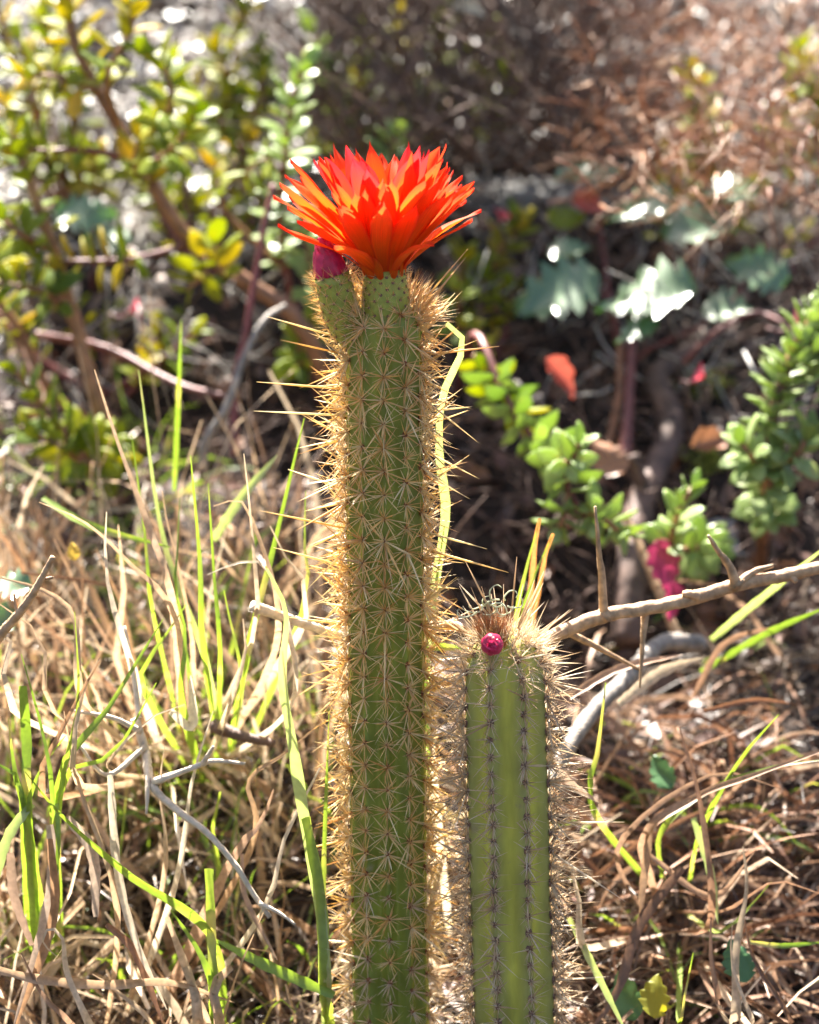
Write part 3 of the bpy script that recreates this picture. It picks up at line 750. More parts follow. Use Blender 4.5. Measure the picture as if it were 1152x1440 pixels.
r = GP(985, 800)
sh, b = shrub('small drooping pale green leaf shoot in front of the magenta leaf', r)
shoot(sh, b, [b, (985, 770, .40), (945, 770, .37), (955, 720, .35), (975, 685, .35)], .003, .002, .3, 44, .021, 'leaf_pale')

r = GP(655, 420)
sh, b = shrub('loose shoot with pinkish tipped leaves to the right of the flower', r)
shoot(sh, b, [b, (672, 430, .80), (700, 360, .78), (735, 310, .76)], .003, .002, .35, 18, .024, 'leaf_yel')
shoot(sh, b, [(675, 440, .80), (650, 400, .77), (655, 350, .76)], .003, .002, .3, 12, .023, 'leaf_yel')

r = GP(560, 420)
sh, b = shrub('small shoot with a pale leaf tuft peeping above the flower', r)
shoot(sh, b, [b, (560, 320, .78), (550, 240, .76), (557, 188, .75)], .003, .002, .6, 18, .022, 'leaf_pale')

for lab, root, shs in [
    ('bushy green shrub high on the slope behind the upright slim shrub', (350, 300), [[(330, 200, .95), (320, 110, .93), (300, 60, .92)], [(340, 210, .95), (370, 140, .93), (365, 70, .92)], [(345, 190, .95), (290, 150, .92), (255, 120, .92)], [(340, 220, .95), (310, 180, .92), (330, 130, .9)], [(340, 160, .95), (330, 60, .95), (345, 0, .95)]]),
    ('sparse green shrub in front of the dark trunks', (600, 300), [[(590, 180, 1.1), (570, 100, 1.08), (560, 20, 1.07)], [(590, 170, 1.1), (615, 90, 1.08), (620, 20, 1.07)], [(595, 200, 1.1), (540, 150, 1.06), (500, 110, 1.06)], [(600, 220, 1.1), (680, 130, 1.08), (720, 80, 1.07)], [(595, 230, 1.1), (610, 200, 1.05), (612, 170, 1.05)]]),
    ('green shrub with upright yellowish shoots among the dry brush', (1010, 330), [[(1000, 220, .9), (985, 150, .88), (975, 100, .88)], [(1000, 240, .9), (990, 200, .86), (980, 150, .86)], [(1020, 240, .9), (1110, 150, .88), (1130, 60, .88)], [(1030, 240, .9), (1140, 220, .86), (1150, 120, .86)], [(1010, 250, .9), (985, 250, .85), (985, 205, .85)]])]:
    r = GP(*root); sh, b = shrub(lab, r)
    for i, pts in enumerate(shs):
        shoot(sh, b, [b] + pts, .0035, .002, .5, 22, .024, 'leaf' if i % 2 else 'leaf_yel')

def filler(lab, root_px, box, n, depth, mts, stem='stem_brown', ln=.024, nl=14):
    r = GP(*root_px); sh, b = shrub(lab, r, 'shrubs crowding the upper slope'); g = random.Random(lab)
    for i in range(n):
        ex, ey = g.uniform(box[0], box[2]), g.uniform(box[1], box[3]); y = depth + g.uniform(-.08, .08)
        mid = ((root_px[0] + ex) / 2 + g.uniform(-30, 30), (root_px[1] + ey) / 2 + g.uniform(-10, 30), (b.y + y) / 2)
        shoot(sh, b, [b, mid, (ex, ey, y)], .0035, .0016, .55, nl, ln, g.choice(mts), stem, npath=18)
filler('tangled yellow green shrub filling the corner over the grey litter', (120, 330), (-20, -10, 190, 240), 12, .86, ['leaf_yel', 'leaf'])
filler('dark leaved shrub behind the leaning orange brown stem', (290, 400), (190, 60, 380, 330), 12, .88, ['leaf', 'leaf', 'leaf_yel'], 'stem_red', .021)
filler('low green shrub behind the bent grey stem', (150, 560), (-20, 390, 330, 520), 10, .74, ['leaf', 'leaf_yel'], 'stem_red', .019, 10)
filler('fine leaved shrub under the dark trunks behind the flower', (560, 330), (430, 20, 720, 250), 12, 1.05, ['leaf', 'leaf_pale'], 'stem_brown', .02)
filler('leggy shrub with small leaves behind the spiny leaved plant', (960, 420), (820, 120, 1150, 330), 9, .92, ['leaf', 'leaf_yel'], 'stem_brown', .018, 9)
filler('short shrub in the gap right of the upper cactus stem', (690, 520), (640, 380, 760, 480), 6, .72, ['leaf', 'leaf_yel'], 'stem_red', .02, 9)

# ------------------------------------------------------------------ holly-like leaves
def holly_mesh(seed, wid, teeth, cup, nt=5):
    g = random.Random(seed); n = 8 * nt; m = 6; vs, fs = [], []; ph = g.uniform(0, 6)
    for i in range(n + 1):
        t = i / n
        w = wid * max(.0, math.sin(math.pi * t ** .8)) ** .7 * (1 - .25 * t ** 3)
        tri = (t * nt) % 1.0; tri = tri / .75 if tri < .75 else (1 - tri) / .25
        for k in range(m + 1):
            s = 2 * k / m - 1
            x = s * w * (1 + teeth * (tri - .6) * abs(s) ** 4)
            vs.append((x, t, cup * abs(s) ** 1.3 * w + .05 * math.sin(5 * t + 2 * s + ph) - .16 * t * t + teeth * .22 * abs(s) ** 4 * (tri - .3) * wid))
    for i in range(n):
        for k in range(m):
            a = i * (m + 1) + k; fs.append((a, a + 1, a + m + 2, a + m + 1))
    mb = MB(); mb.add(vs, fs); return mb

HOLLY = [holly_mesh(k, .36 + .03 * k, .55, .16) for k in range(4)]
HM = [h.mesh('leaf', M['holly']) for h in HOLLY]
def flat_leaf(o, px, py, y, ln_px, ang, tilt, roll=0.0, base=None):
    """lay a leaf mesh (length along +Y) at a place: ang = heading seen from the viewer (0 right, 90 up), tilt = lean of its face to the viewer"""
    sc = ln_px / FPX * (y - CAM.y)
    nrm = Vector((math.sin(R(roll)), -math.sin(R(tilt)), math.cos(R(tilt)))).normalized()
    h = Vector((math.cos(R(ang)), 0, math.sin(R(ang))))
    if abs(math.cos(R(ang))) > .2 or tilt > 40: d = h - nrm * h.dot(nrm)
    else: d = Vector((math.cos(R(ang)), math.sin(R(ang)), 0)); d = d - nrm * d.dot(nrm)
    d.normalize(); x = d.cross(nrm).normalized()
    c = P(px, py, y) - d * sc * .5
    if base is not None: c = c - base
    o.matrix_local = Matrix.Translation(c) @ Matrix(((x.x, d.x, nrm.x), (x.y, d.y, nrm.y), (x.z, d.z, nrm.z))).to_4x4() @ Matrix.Scale(sc, 4)

def sprig(label, root_px, leaves, stems):
    r = GP(*root_px); t = thing('holly_sprig', label, 'plant', r, 'spiny leaved plants')
    for s in stems:
        mb = MB(); tube(mb, smooth_path([r] + [P(*q) for q in s], 14), .0022, .0014, 6); part('stem', mb, M['stem_red'], t, r)
    for i, (px, py, y, l, a, tl, ro) in enumerate(leaves):
        o = ob('leaf', HM[i % 4], t); flat_leaf(o, px, py, y, l, a, tl, ro, r)
sprig('spiny leaved plant with large glossy blue green leaves on dark red stems', (880, 560),
      [(905, 412, .62, 150, 165, 30, -16), (782, 410, .66, 130, 200, 50, -10), (895, 290, .72, 110, 160, 24, -18), (980, 318, .70, 105, 345, 25, -14), (825, 241, .76, 98, 10, 22, -16),
       (1065, 378, .68, 95, 160, 58, 10), (1030, 265, .74, 84, 15, 24, -12), (1022, 432, .64, 75, 325, 24, -18), (895, 462, .60, 70, 215, 30, -16), (800, 350, .70, 64, 20, 24, -15)],
      [[(885, 500, .66), (885, 430, .63)], [(875, 480, .67), (840, 400, .68), (800, 410, .66)], [(890, 470, .68), (960, 380, .70), (975, 325, .70)], [(860, 440, .70), (845, 330, .74), (830, 250, .76)], [(900, 500, .66), (1000, 450, .66), (1060, 385, .68)]])
sprig('single glossy dark leaf low behind the leaning orange brown stem', (130, 420), [(120, 300, .74, 90, 10, 50, 0), (150, 335, .76, 70, 170, 40, 5)], [[(135, 350, .76), (125, 300, .74)]])
sprig('dark glossy leaf poking out at the far side under the upper straw', (10, 850), [(12, 822, .22, 70, 175, 32, 0), (-5, 870, .2, 80, 20, 50, 0)], [[(20, 840, .22), (15, 825, .22)]])

# ------------------------------------------------------------------ branches, twigs, trunks
def woody(name, label, cat, pts, r0, r1, mat, subs=(), group=None, sides=10, sub_name='side_twig', n=60, lump=.11):
    path = smooth_path([P(*p) for p in pts], n); base = path[0].copy()
    t = thing(name, label, cat, base, group)
    mb = MB(); tube(mb, path, r0, r1, sides, lump=lump); part('branch', mb, mat, t, base)
    for s in subs:
        sp = smooth_path([P(*p) for p in s[0]], 12); mb = MB()
        tube(mb, sp, s[1], s[2], 7, lump=.14); part(s[3] if len(s) > 3 else sub_name, mb, mat, t, base)
    return t
woody('thorny_twig', 'tan woody twig with long thorns reaching out behind the short cactus', 'twig',
      [(735, 918, .02), (775, 896, .03), (850, 866, .04), (940, 850, .05), (1040, 822, .06), (1100, 810, .06), (1180, 792, .06)], .0046, .0040, M['wood_tan'],
      [([(850, 868, .04), (846, 810, .035), (842, 770, .03), (837, 712, .03)], .0032, .0008, 'thorn'),
       ([(1036, 824, .055), (1025, 795, .05), (1010, 775, .045), (996, 753, .04)], .0036, .0009, 'thorn'),
       ([(1030, 828, .055), (1058, 805, .06), (1088, 795, .06)], .0032, .0012, 'thorn'),
       ([(908, 860, .05), (904, 905, .045), (900, 967, .04)], .0026, .0006, 'thorn'),
       ([(800, 890, .035), (840, 910, .05), (900, 942, .06)], .0026, .0009, 'thorn'),
       ([(985, 838, .05), (960, 835, .05)], .004, .002, 'knot'), ([(1110, 808, .06), (1120, 818, .055)], .003, .0015, 'knot'), ([(850, 866, .04), (858, 858, .04)], .006, .003, 'knot'), ([(1036, 822, .055), (1032, 816, .055)], .0055, .004, 'knot')])
woody('fallen_stick', 'thick weathered grey and white stick sloping down behind the short cactus', 'stick', [(985, 905, .30), (930, 905, .27), (880, 955, .22), (835, 1000, .17), (800, 1050, .13), (755, 1130, .09)], .0065, .0050, M['wood_grey'], group='bare sticks')
woody('dead_limb', 'thick dark curved limb standing behind the pale leaf rosettes', 'branch', [(885, 905, .42), (888, 800, .46), (905, 700, .52), (945, 600, .60), (925, 530, .66), (985, 490, .72)], .013, .009, M['wood_dark'], [([(905, 690, .52), (890, 640, .52)], .007, .005)], sides=12)
woody('fallen_stick', 'smooth tan stick leaning on the dark limb', 'stick', [(955, 900, .36), (930, 840, .38), (905, 780, .40), (880, 725, .42)], .004, .0028, M['wood_tan'], group='bare sticks')
woody('bleached_twig', 'bleached white forked twig lying through the dry grass', 'twig', [(190, 1010, .03), (205, 1060, .02), (215, 1105, .0), (250, 1140, -.01), (290, 1170, -.02), (330, 1215, -.03), (355, 1255, -.035), (380, 1290, -.04)], .0029, .0015, M['wood_white'],
      [([(205, 1060, .02), (208, 1100, .0), (206, 1145, -.01)], .003, .0008), ([(215, 1100, .0), (270, 1080, .0), (300, 1070, .0), (345, 1074, .0)], .0024, .001), ([(285, 1075, .0), (300, 1050, -.01)], .002, .0008),
       ([(200, 1030, .02), (160, 1010, .02), (105, 1000, .02)], .0022, .0009), ([(365, 1270, -.04), (395, 1285, -.045), (415, 1300, -.05)], .0016, .0007), ([(195, 1010, .03), (190, 960, .04), (175, 880, .05)], .0022, .0009), ([(205, 1050, .02), (150, 1090, 0), (110, 1045, 0)], .002, .001)])
woody('broken_twig', 'brown broken twig with a pointed end rising over the pale leaf', 'twig', [(-25, 925, .0), (0, 893, .0), (40, 845, -.01), (75, 783, -.015)], .0036, .0016, M['wood_tan'], [([(25, 862, -.005), (20, 835, -.005)], .0016, .0008), ([(60, 815, -.01), (75, 812, -.012)], .0014, .0008)])
woody('fallen_stick', 'pale stick stub crossing behind the two cacti', 'stick', [(560, 870, .05), (600, 880, .03), (640, 880, .01), (668, 892, .0)], .0036, .003, M['straw'], group='bare sticks')
woody('fallen_stick', 'pale grey stick reaching to the tall cactus from the dry grass', 'stick', [(355, 852, .03), (400, 868, .04), (450, 885, .045), (520, 905, .05)], .0034, .0025, M['wood_white'], group='bare sticks')
woody('fallen_stick', 'burnt grey stick end lying in the dry grass', 'stick', [(300, 1020, .10), (340, 1035, .09), (385, 1045, .08)], .0048, .0024, M['wood_dark'], group='bare sticks')
woody('bent_sapling', 'bare curved grey stem arching up beside the leaning shrub', 'sapling', [(285, 660, .42), (290, 620, .42), (320, 570, .43), (345, 500, .45), (372, 450, .47), (400, 430, .5)], .0038, .0022, M['wood_grey'])
for i, (lab, pts, r0, r1) in enumerate([
    ('stout dark trunk forking low behind the flower', [(790, 270, 1.25), (775, 190, 1.25), (700, 100, 1.28), (620, 60, 1.3), (560, -20, 1.3)], .014, .010),
    ('dark upright trunk beside the dry brush', [(830, 260, 1.3), (800, 120, 1.32), (810, 0, 1.34), (815, -60, 1.34)], .017, .013),
    ('reddish dark trunk bending to the pale window of light', [(740, 250, 1.35), (705, 120, 1.36), (690, 20, 1.36), (680, -40, 1.36)], .013, .011),
    ('slim dark trunk leaning into the brush', [(890, 280, 1.2), (880, 180, 1.25), (920, 60, 1.28), (930, -40, 1.28)], .010, .008),
    ('broad brown trunk in the darkest corner of the brush', [(760, 260, 1.45), (755, 120, 1.46), (765, -40, 1.48)], .022, .018)]):
    woody('shrub_trunk', lab, 'trunk', pts, r0, r1, M['wood_dark'], group='dark trunks up the slope', sides=10, lump=.1)
for lab, pts, r0 in [('thin red stem crossing low behind the leaning shrub', [(330, 640, .50), (330, 540, .52), (345, 470, .53), (370, 330, .56), (385, 260, .58)], .0035),
                     ('dark red stem lying flat across the litter', [(50, 470, .6), (150, 490, .6), (250, 540, .55), (330, 560, .5)], .0035),
                     ('brown slanting stem low by the dense leafy shoot', [(90, 640, .50), (60, 560, .54), (20, 470, .58), (-20, 420, .6)], .0048),
                     ('straight red brown stem leaning behind the pale rosettes', [(880, 640, .55), (885, 560, .58), (890, 470, .6)], .005),
                     ('twin tan stem standing next to the dark limb', [(850, 650, .58), (870, 560, .6), (872, 480, .62)], .004),
                     ('dark red stalk slanting up to the pink flower', [(960, 510, .62), (1010, 465, .62), (1060, 440, .62), (1105, 455, .6)], .0028)]:
    woody('bare_sapling', lab, 'sapling', pts, r0, r0 * .7, M['stem_red'] if 'red' in lab else M['stem_brown'], group='bare shrub stems')

def random_twigs(name, label, box, n, r, mat, ln, ydir=None, kind='stuff', cat='twigs', yo=0.06):
    mb = MB()
    for i in range(n):
        px, py = U(box[0], box[2]), U(box[1], box[3]); y = GP(px, py).y - U(.0, yo)
        p = P(px, py, y); d = Vector((U(-1, 1), U(-.6, .6), U(-.8, 1) if ydir is None else ydir + U(-.5, .5))).normalized(); l = ln * U(.4, 1.3)
        pts = [p]; 
        for k in range(3):
            d = (d + Vector((U(-.4, .4), U(-.4, .4), U(-.4, .4)))).normalized(); pts.append(pts[-1] + d * l / 3)
        rr = r * U(.5, 1.3); tube(mb, pts, rr, rr * .5, 4)
    o = ob(name, mb.mesh(name, mat)); o['kind'] = kind; tag(o, label, cat)
random_twigs('brush_twigs', 'tangle of fine dry russet twigs in the dead brush', (800, 10, 1160, 300), 700, .0013, M['dry_needles'], .045, yo=.42)
random_twigs('brush_twigs', 'lit russet twig ends hanging out of the dead brush', (830, 10, 1160, 290), 260, .0012, M['dry_needles'], .045, yo=.6)
random_twigs('dark_twigs', 'tangle of dark twigs under the trunks', (430, -20, 860, 260), 700, .0016, M['wood_dark'], .16, .7, yo=.3)
random_twigs('grey_twigs', 'pale grey twigs strewn over the upper slope', (-20, -20, 1170, 560), 500, .0013, M['litter_grey'], .08, yo=.12)
random_twigs('slope_twigs', 'dark fine twigs strewn in the shade of the slope', (300, 300, 1170, 900), 900, .0011, M['wood_dark'], .07, yo=.06)
for lab, pts in [('long grey twig arching over the dead brush', [(930, 60, .9), (1000, 90, .88), (1020, 140, .87), (1080, 165, .86), (1150, 230, .86)]),
                 ('pale forked twig slanting in front of the trunks', [(700, -10, .95), (740, 60, .95), (760, 70, .94), (850, 10, .93)]),
                 ('grey twig hanging down from the dead brush', [(960, -20, .9), (930, 50, .9), (850, 90, .9), (790, 150, .9), (780, 190, .9)])]:
    woody('bare_twig', lab, 'twig', pts, .0026, .0014, M['wood_grey'], group='pale bare twigs')

# ------------------------------------------------------------------ bush added out of view so its crown shades the hollow
def shade_bush():
    r = Vector((.16, 1.62, G(.16, 1.62))); t = thing('unseen_shade_bush', 'bush added out of view above the slope to shade the hollow', 'bush', r)
    g = random.Random(21); mb = MB()
    top = Vector((.08, 1.2, .92))
    tube(mb, smooth_path([r - Vector((0, 0, .02)), r + Vector((.02, -.05, .2)), top], 16), .022, .010, 10, lump=.08); part('trunk', mb, M['wood_dark'], t, r)
    fo = MB()
    for k in range(19):
        c = Vector((g.uniform(-.16, .16), g.uniform(.95, 1.1), g.uniform(.73, .82)))
        lm = MB(); tube(lm, smooth_path([top.lerp(r, g.uniform(0, .3)), top.lerp(c, .5) + Vector((0, 0, .04)), c], 8), .006, .002, 6); part('limb', lm, M['wood_dark'], t, r)
        for i in range(95):
            p = c + Vector((g.gauss(0, .04), g.gauss(0, .045), g.gauss(0, .03))); d = Vector((g.uniform(-1, 1), g.uniform(-1, 1), g.uniform(-.5, .6))).normalized()
            x = d.cross(Vector((g.uniform(-.5, .5), g.uniform(-.5, .5), 1))).normalized(); s = g.uniform(.012, .024); w = s * .36
            fo.add([p, p + d * s * .35 - x * w, p + d * s * .4 + Vector((0, 0, -.001)), p + d * s * .35 + x * w, p + d * s * .75 - x * w * .7, p + d * s * .75 + x * w * .7, p + d * s], [(0, 1, 2), (0, 2, 3), (1, 4, 6, 2), (2, 6, 5, 3)])
    o = part('foliage', fo, M['green_leaf'], t, r); o['kind'] = 'stuff'
shade_bush()

# ------------------------------------------------------------------ grass
FACE = Vector((0, -1, .35)).normalized()
def tuft(name, label, root, blades, mat, group, cat='grass tuft', extra=0, exl=(.06, .14), emat=None, w0=(.0016, .0042), spread=1.0, rise=.9, rooty=.02):
    t = thing(name, label, cat, root, group)
    for pts, wpx, *rest in blades:
        wp = [P(*p) for p in pts]; dv = wp[1] - wp[0]; g0 = G(wp[0].x, wp[0].y)
        if wp[0].y < .18 and abs(dv.z) > .6 * abs(dv.x) and dv.z > 0 and .004 < wp[0].z - g0 < .32:      # carry the blade down to its root
            k = .7 if wp[0].z - g0 > .03 else .2; rx = wp[0].x + (root.x + U(-.012, .012) - wp[0].x) * k; ry = wp[0].y + (root.y + U(-.012, .012) - wp[0].y) * k; wp = [Vector((rx, ry, G(rx, ry) - .004))] + wp
        path = smooth_path(wp, 18 if len(wp) < 5 else 40); y = path[0].y
        w = min(wpx, 17) / FPX * (y - CAM.y); mb = MB()
        face = (FACE + Vector((U(-.3, .3), 0, U(-.3, .3)))).normalized()
        blade(mb, path, w, face, fold=U(.35, .9) if (rest and 'straw' in rest[0]) or 'straw' in mat else .35, twist=U(-.8, .8), tip=rest[1] if len(rest) > 1 else .12)
        part('blade', mb, M[rest[0]] if rest else M[mat], t, root)
    for i in range(extra):
        a = U(0, 6.28); p = root + Vector((U(-1, 1), U(-.6, .6), 0)) * rooty; p.z = G(p.x, p.y) - .004
        d = Vector((math.cos(a) * spread, math.sin(a) * spread * .6, rise * U(.4, 1.3))).normalized(); l = U(*exl); pts = [p]
        dr = U(.1, .55); d0 = d.copy()
        for k in range(5):
            d = (d + Vector((U(-.12, .12), U(-.12, .12), -dr * .35 * (k + .3)))).normalized(); q = pts[-1] + d * l / 5
            q.z = max(q.z, G(q.x, q.y) + .003); pts.append(q)
        mb = MB(); blade(mb, smooth_path(pts, 11), U(*w0), Vector((U(-.6, .6), -1, U(-.2, .8))).normalized(), fold=U(.1, .5), twist=U(-1.5, 1.5), tip=U(.1, .5))
        part('blade', mb, M[emat or mat], t, root)
    return t
GR = 'green grass tufts'; ST = 'dry straw tufts'
tuft('grass_tuft', 'green grass tuft with tall upright blades behind the straw', GP(300, 960), [
    ([(285, 900, .06), (282, 800, .06), (268, 640, .06)], 9), ([(345, 930, .06), (380, 790, .07), (428, 588, .08)], 10), ([(425, 860, .08), (428, 760, .08), (430, 690, .08)], 8),
    ([(250, 850, .08), (250, 770, .08), (253, 700, .08)], 10), ([(245, 690, .25), (250, 580, .25), (255, 450, .25)], 8), ([(215, 860, .09), (205, 760, .09), (185, 610, .1)], 6), ([(310, 930, .05), (302, 820, .05), (293, 680, .05)], 8),
    ([(290, 930, .1), (230, 760, .12), (195, 520, .14)], 8, 'grass_pale'), ([(300, 760, .2), (340, 700, .2), (390, 640, .2)], 14, 'grass_pale'), ([(255, 980, .03), (262, 900, .03), (250, 840, .03)], 12), ([(60, 700, .2), (130, 740, .15), (240, 770, .1)], 10),
    ([(340, 960, .05), (325, 880, .05), (315, 830, .05)], 9), ([(200, 960, .05), (230, 900, .05), (262, 850, .05)], 10)], 'grass', GR, extra=16, exl=(.05, .11))
tuft('grass_tuft', 'two long bright blades close against the tall cactus', GP(458, 1400), [
    ([(458, 1400, -.03), (450, 1270, -.03), (428, 1150, -.03), (412, 1050, -.03), (397, 955, -.03), (402, 890, -.03), (400, 850, -.03), (375, 800, -.03)], 17, 'grass_pale', .2),
    ([(458, 1400, -.03), (452, 1270, -.031), (436, 1180, -.031), (430, 1150, -.031)], 17, 'grass', .8),
    ([(452, 1380, -.02), (456, 1200, -.02), (463, 1000, -.02)], 9), ([(470, 1400, -.04), (380, 1360, -.04), (300, 1320, -.045)], 17)], 'grass', GR, extra=3, exl=(.04, .07), rooty=.008)
tuft('grass_tuft', 'cut green stem in a straw sheath with a long diagonal blade', GP(300, 1420), [
    ([(300, 1400, -.05), (298, 1330, -.05), (294, 1222, -.05)], 14, 'grass', .9), ([(300, 1390, -.05), (275, 1330, -.052), (240, 1280, -.054)], 14), ([(300, 1322, -.045), (180, 1230, -.05), (90, 1150, -.05), (35, 1085, -.05)], 15),
    ([(330, 1380, -.05), (350, 1330, -.05), (372, 1280, -.05)], 6, 'straw'), ([(290, 1440, -.055), (265, 1370, -.055), (235, 1290, -.055)], 26, 'straw', .5), ([(310, 1450, -.06), (300, 1390, -.06), (325, 1360, -.06)], 30, 'straw', .7), ([(280, 1450, -.06), (275, 1400, -.06), (262, 1360, -.06)], 26, 'straw', .7)], 'grass', GR, extra=4, exl=(.03, .06), rooty=.01)
tuft('grass_tuft', 'green tuft with hairy upright blades over the brown dead sheaths', GP(60, 1250), [
    ([(38, 1140, -.03), (38, 1050, -.03), (32, 965, -.03)], 15, 'grass', .8), ([(35, 1140, -.03), (20, 1080, -.03), (12, 1010, -.03)], 13), ([(75, 1130, -.03), (60, 1030, -.03), (30, 920, -.03)], 8), ([(85, 1120, -.02), (110, 990, -.02), (105, 860, -.02)], 9),
    ([(40, 1150, -.03), (60, 1080, -.03), (92, 1035, -.03)], 10), ([(80, 1110, -.02), (150, 1000, -.01), (230, 870, .0)], 12), ([(85, 1110, -.02), (160, 1060, -.01), (220, 960, .0)], 10), ([(45, 1130, -.03), (10, 1180, -.04), (-10, 1260, -.05)], 15, 'grass_pale'), ([(80, 1130, -.03), (82, 1180, -.04), (80, 1240, -.045)], 8), ([(30, 1120, -.03), (0, 1080, -.03), (-20, 1040, -.03)], 12),
    ([(70, 1160, -.03), (75, 1220, -.035), (60, 1310, -.04), (20, 1440, -.05)], 18, 'straw_red'), ([(95, 1150, -.03), (130, 1200, -.03), (135, 1290, -.035)], 26, 'straw_red', .5), ([(15, 1200, -.04), (20, 1260, -.04), (45, 1330, -.04)], 24, 'straw_red', .6)], 'grass', GR, extra=5, exl=(.04, .09), rooty=.012)
tuft('grass_tuft', 'pale hooked blade rising between the tall cactus and the shade', GP(600, 960), [
    ([(600, 920, .04), (612, 820, .04), (627, 720, .04), (618, 640, .04), (622, 560, .04), (648, 500, .03), (652, 478, .03), (628, 455, .03)], 13, 'grass_pale', .5), ([(598, 930, .045), (612, 830, .04), (625, 740, .04)], 10, 'grass')], 'grass', GR)
tuft('grass_tuft', 'pair of green blades with orange tips behind the short cactus', GP(730, 880), [
    ([(722, 900, .06), (738, 810, .06), (758, 735, .06)], 11), ([(728, 900, .06), (748, 820, .06), (776, 755, .06)], 10), ([(754, 752, .058), (759, 730, .058)], 9, 'straw_tip', .5), ([(770, 768, .058), (778, 751, .058)], 8, 'straw_tip', .5)], 'grass', GR)
tuft('grass_tuft', 'arching green blades among the reddish straw below the thorny twig', GP(960, 1180), [
    ([(985, 1170, .05), (1040, 1070, .05), (1095, 1005, .05)], 11), ([(930, 1170, .05), (1000, 1110, .05), (1080, 1080, .04), (1160, 1068, .03)], 9), ([(975, 1150, .04), (1000, 1230, .03), (1010, 1300, .02)], 12, 'grass_pale'), ([(835, 1140, .03), (842, 1050, .03), (852, 960, .03)], 10),
    ([(1010, 1310, .02), (1050, 1280, .02), (1085, 1240, .02)], 7), ([(1055, 1325, .0), (1100, 1330, .0), (1160, 1325, .0)], 8), ([(800, 1290, -.01), (840, 1370, -.02), (880, 1450, -.03)], 11, 'grass_pale'), ([(955, 1440, -.02), (965, 1390, -.02), (975, 1340, -.02)], 8), ([(1000, 900, .25), (1060, 850, .2), (1160, 770, .15)], 11, 'grass_pale'), ([(985, 945, .25), (1080, 890, .2), (1160, 855, .15)], 10)], 'grass', GR, extra=10, exl=(.05, .1))
tuft('straw_tuft', 'tall bleached straw stalks leaning left over the green blades', GP(250, 900), [
    ([(245, 860, .05), (205, 730, .06), (165, 620, .07), (133, 520, .07)], 11), ([(250, 880, .04), (180, 790, .04), (120, 735, .04), (55, 706, .04)], 15), ([(355, 900, .04), (355, 760, .04), (343, 638, .04)], 8), ([(390, 900, .05), (355, 730, .05), (330, 705, .05), (300, 712, .05)], 10),
    ([(405, 1000, .02), (405, 880, .02), (375, 800, .02), (340, 790, .02), (292, 808, .02)], 10, 'straw'), ([(430, 870, .06), (400, 780, .06), (380, 740, .06)], 11), ([(180, 920, .03), (150, 810, .03), (150, 720, .03)], 11), ([(120, 990, .02), (105, 870, .02), (60, 830, .02), (-10, 810, .02)], 13), ([(20, 1000, .0), (15, 900, .0), (-20, 870, .0)], 16), ([(75, 1000, .0), (60, 900, .0), (0, 850, .0)], 10),
    ([(110, 1100, -.02), (120, 960, -.01), (140, 925, -.01)], 14), ([(60, 1120, -.02), (90, 1020, -.02), (140, 930, -.02)], 12), ([(150, 1080, 0), (225, 1000, .0), (260, 990, .0)], 8), ([(320, 1000, .03), (345, 920, .03), (342, 870, .03)], 12), ([(270, 900, .1), (232, 720, .1), (228, 690, .1)], 7), ([(240, 1000, .02), (270, 1020, .02), (268, 950, .02)], 15)], 'straw', ST, extra=60, exl=(.05, .13), rooty=.06)
tuft('straw_tuft', 'heap of broad crumpled straw with a curled loop at the foot of the slope', GP(140, 1400), [
    ([(-20, 1360, -.06), (60, 1378, -.06), (150, 1385, -.06), (240, 1382, -.06), (330, 1410, -.06)], 15), ([(130, 1450, -.07), (95, 1370, -.07), (88, 1320, -.07), (70, 1305, -.07), (60, 1325, -.07), (80, 1345, -.07)], 12), ([(70, 1180, -.05), (75, 1290, -.05), (20, 1450, -.06)], 14), ([(155, 1090, -.02), (165, 1220, -.03), (190, 1320, -.04), (235, 1420, -.05)], 14),
    ([(165, 1280, -.03), (110, 1100, -.02), (90, 1000, -.02)], 9), ([(230, 1240, .0), (225, 1110, .0), (232, 1050, .0)], 9), ([(350, 1200, .02), (350, 1100, .02), (400, 1060, .02), (460, 1010, .02)], 10), ([(245, 1250, .01), (270, 1100, .01), (300, 1000, .01)], 10), ([(365, 1290, -.02), (400, 1180, -.02), (450, 1080, -.02)], 9, 'straw', .4), ([(320, 1220, 0), (365, 1160, 0), (385, 1110, 0)], 26, 'straw_red'),
    ([(220, 1450, -.05), (160, 1390, -.05), (130, 1370, -.05)], 12), ([(340, 1200, -.0), (345, 1260, -.02), (390, 1350, -.03)], 8, 'straw_red'), ([(150, 1300, -.04), (190, 1340, -.04), (230, 1440, -.05)], 12, 'straw_red'), ([(100, 1440, -.06), (60, 1400, -.06), (30, 1340, -.06)], 15, 'straw_red')], 'straw', ST, extra=60, exl=(.04, .11), rooty=.07)
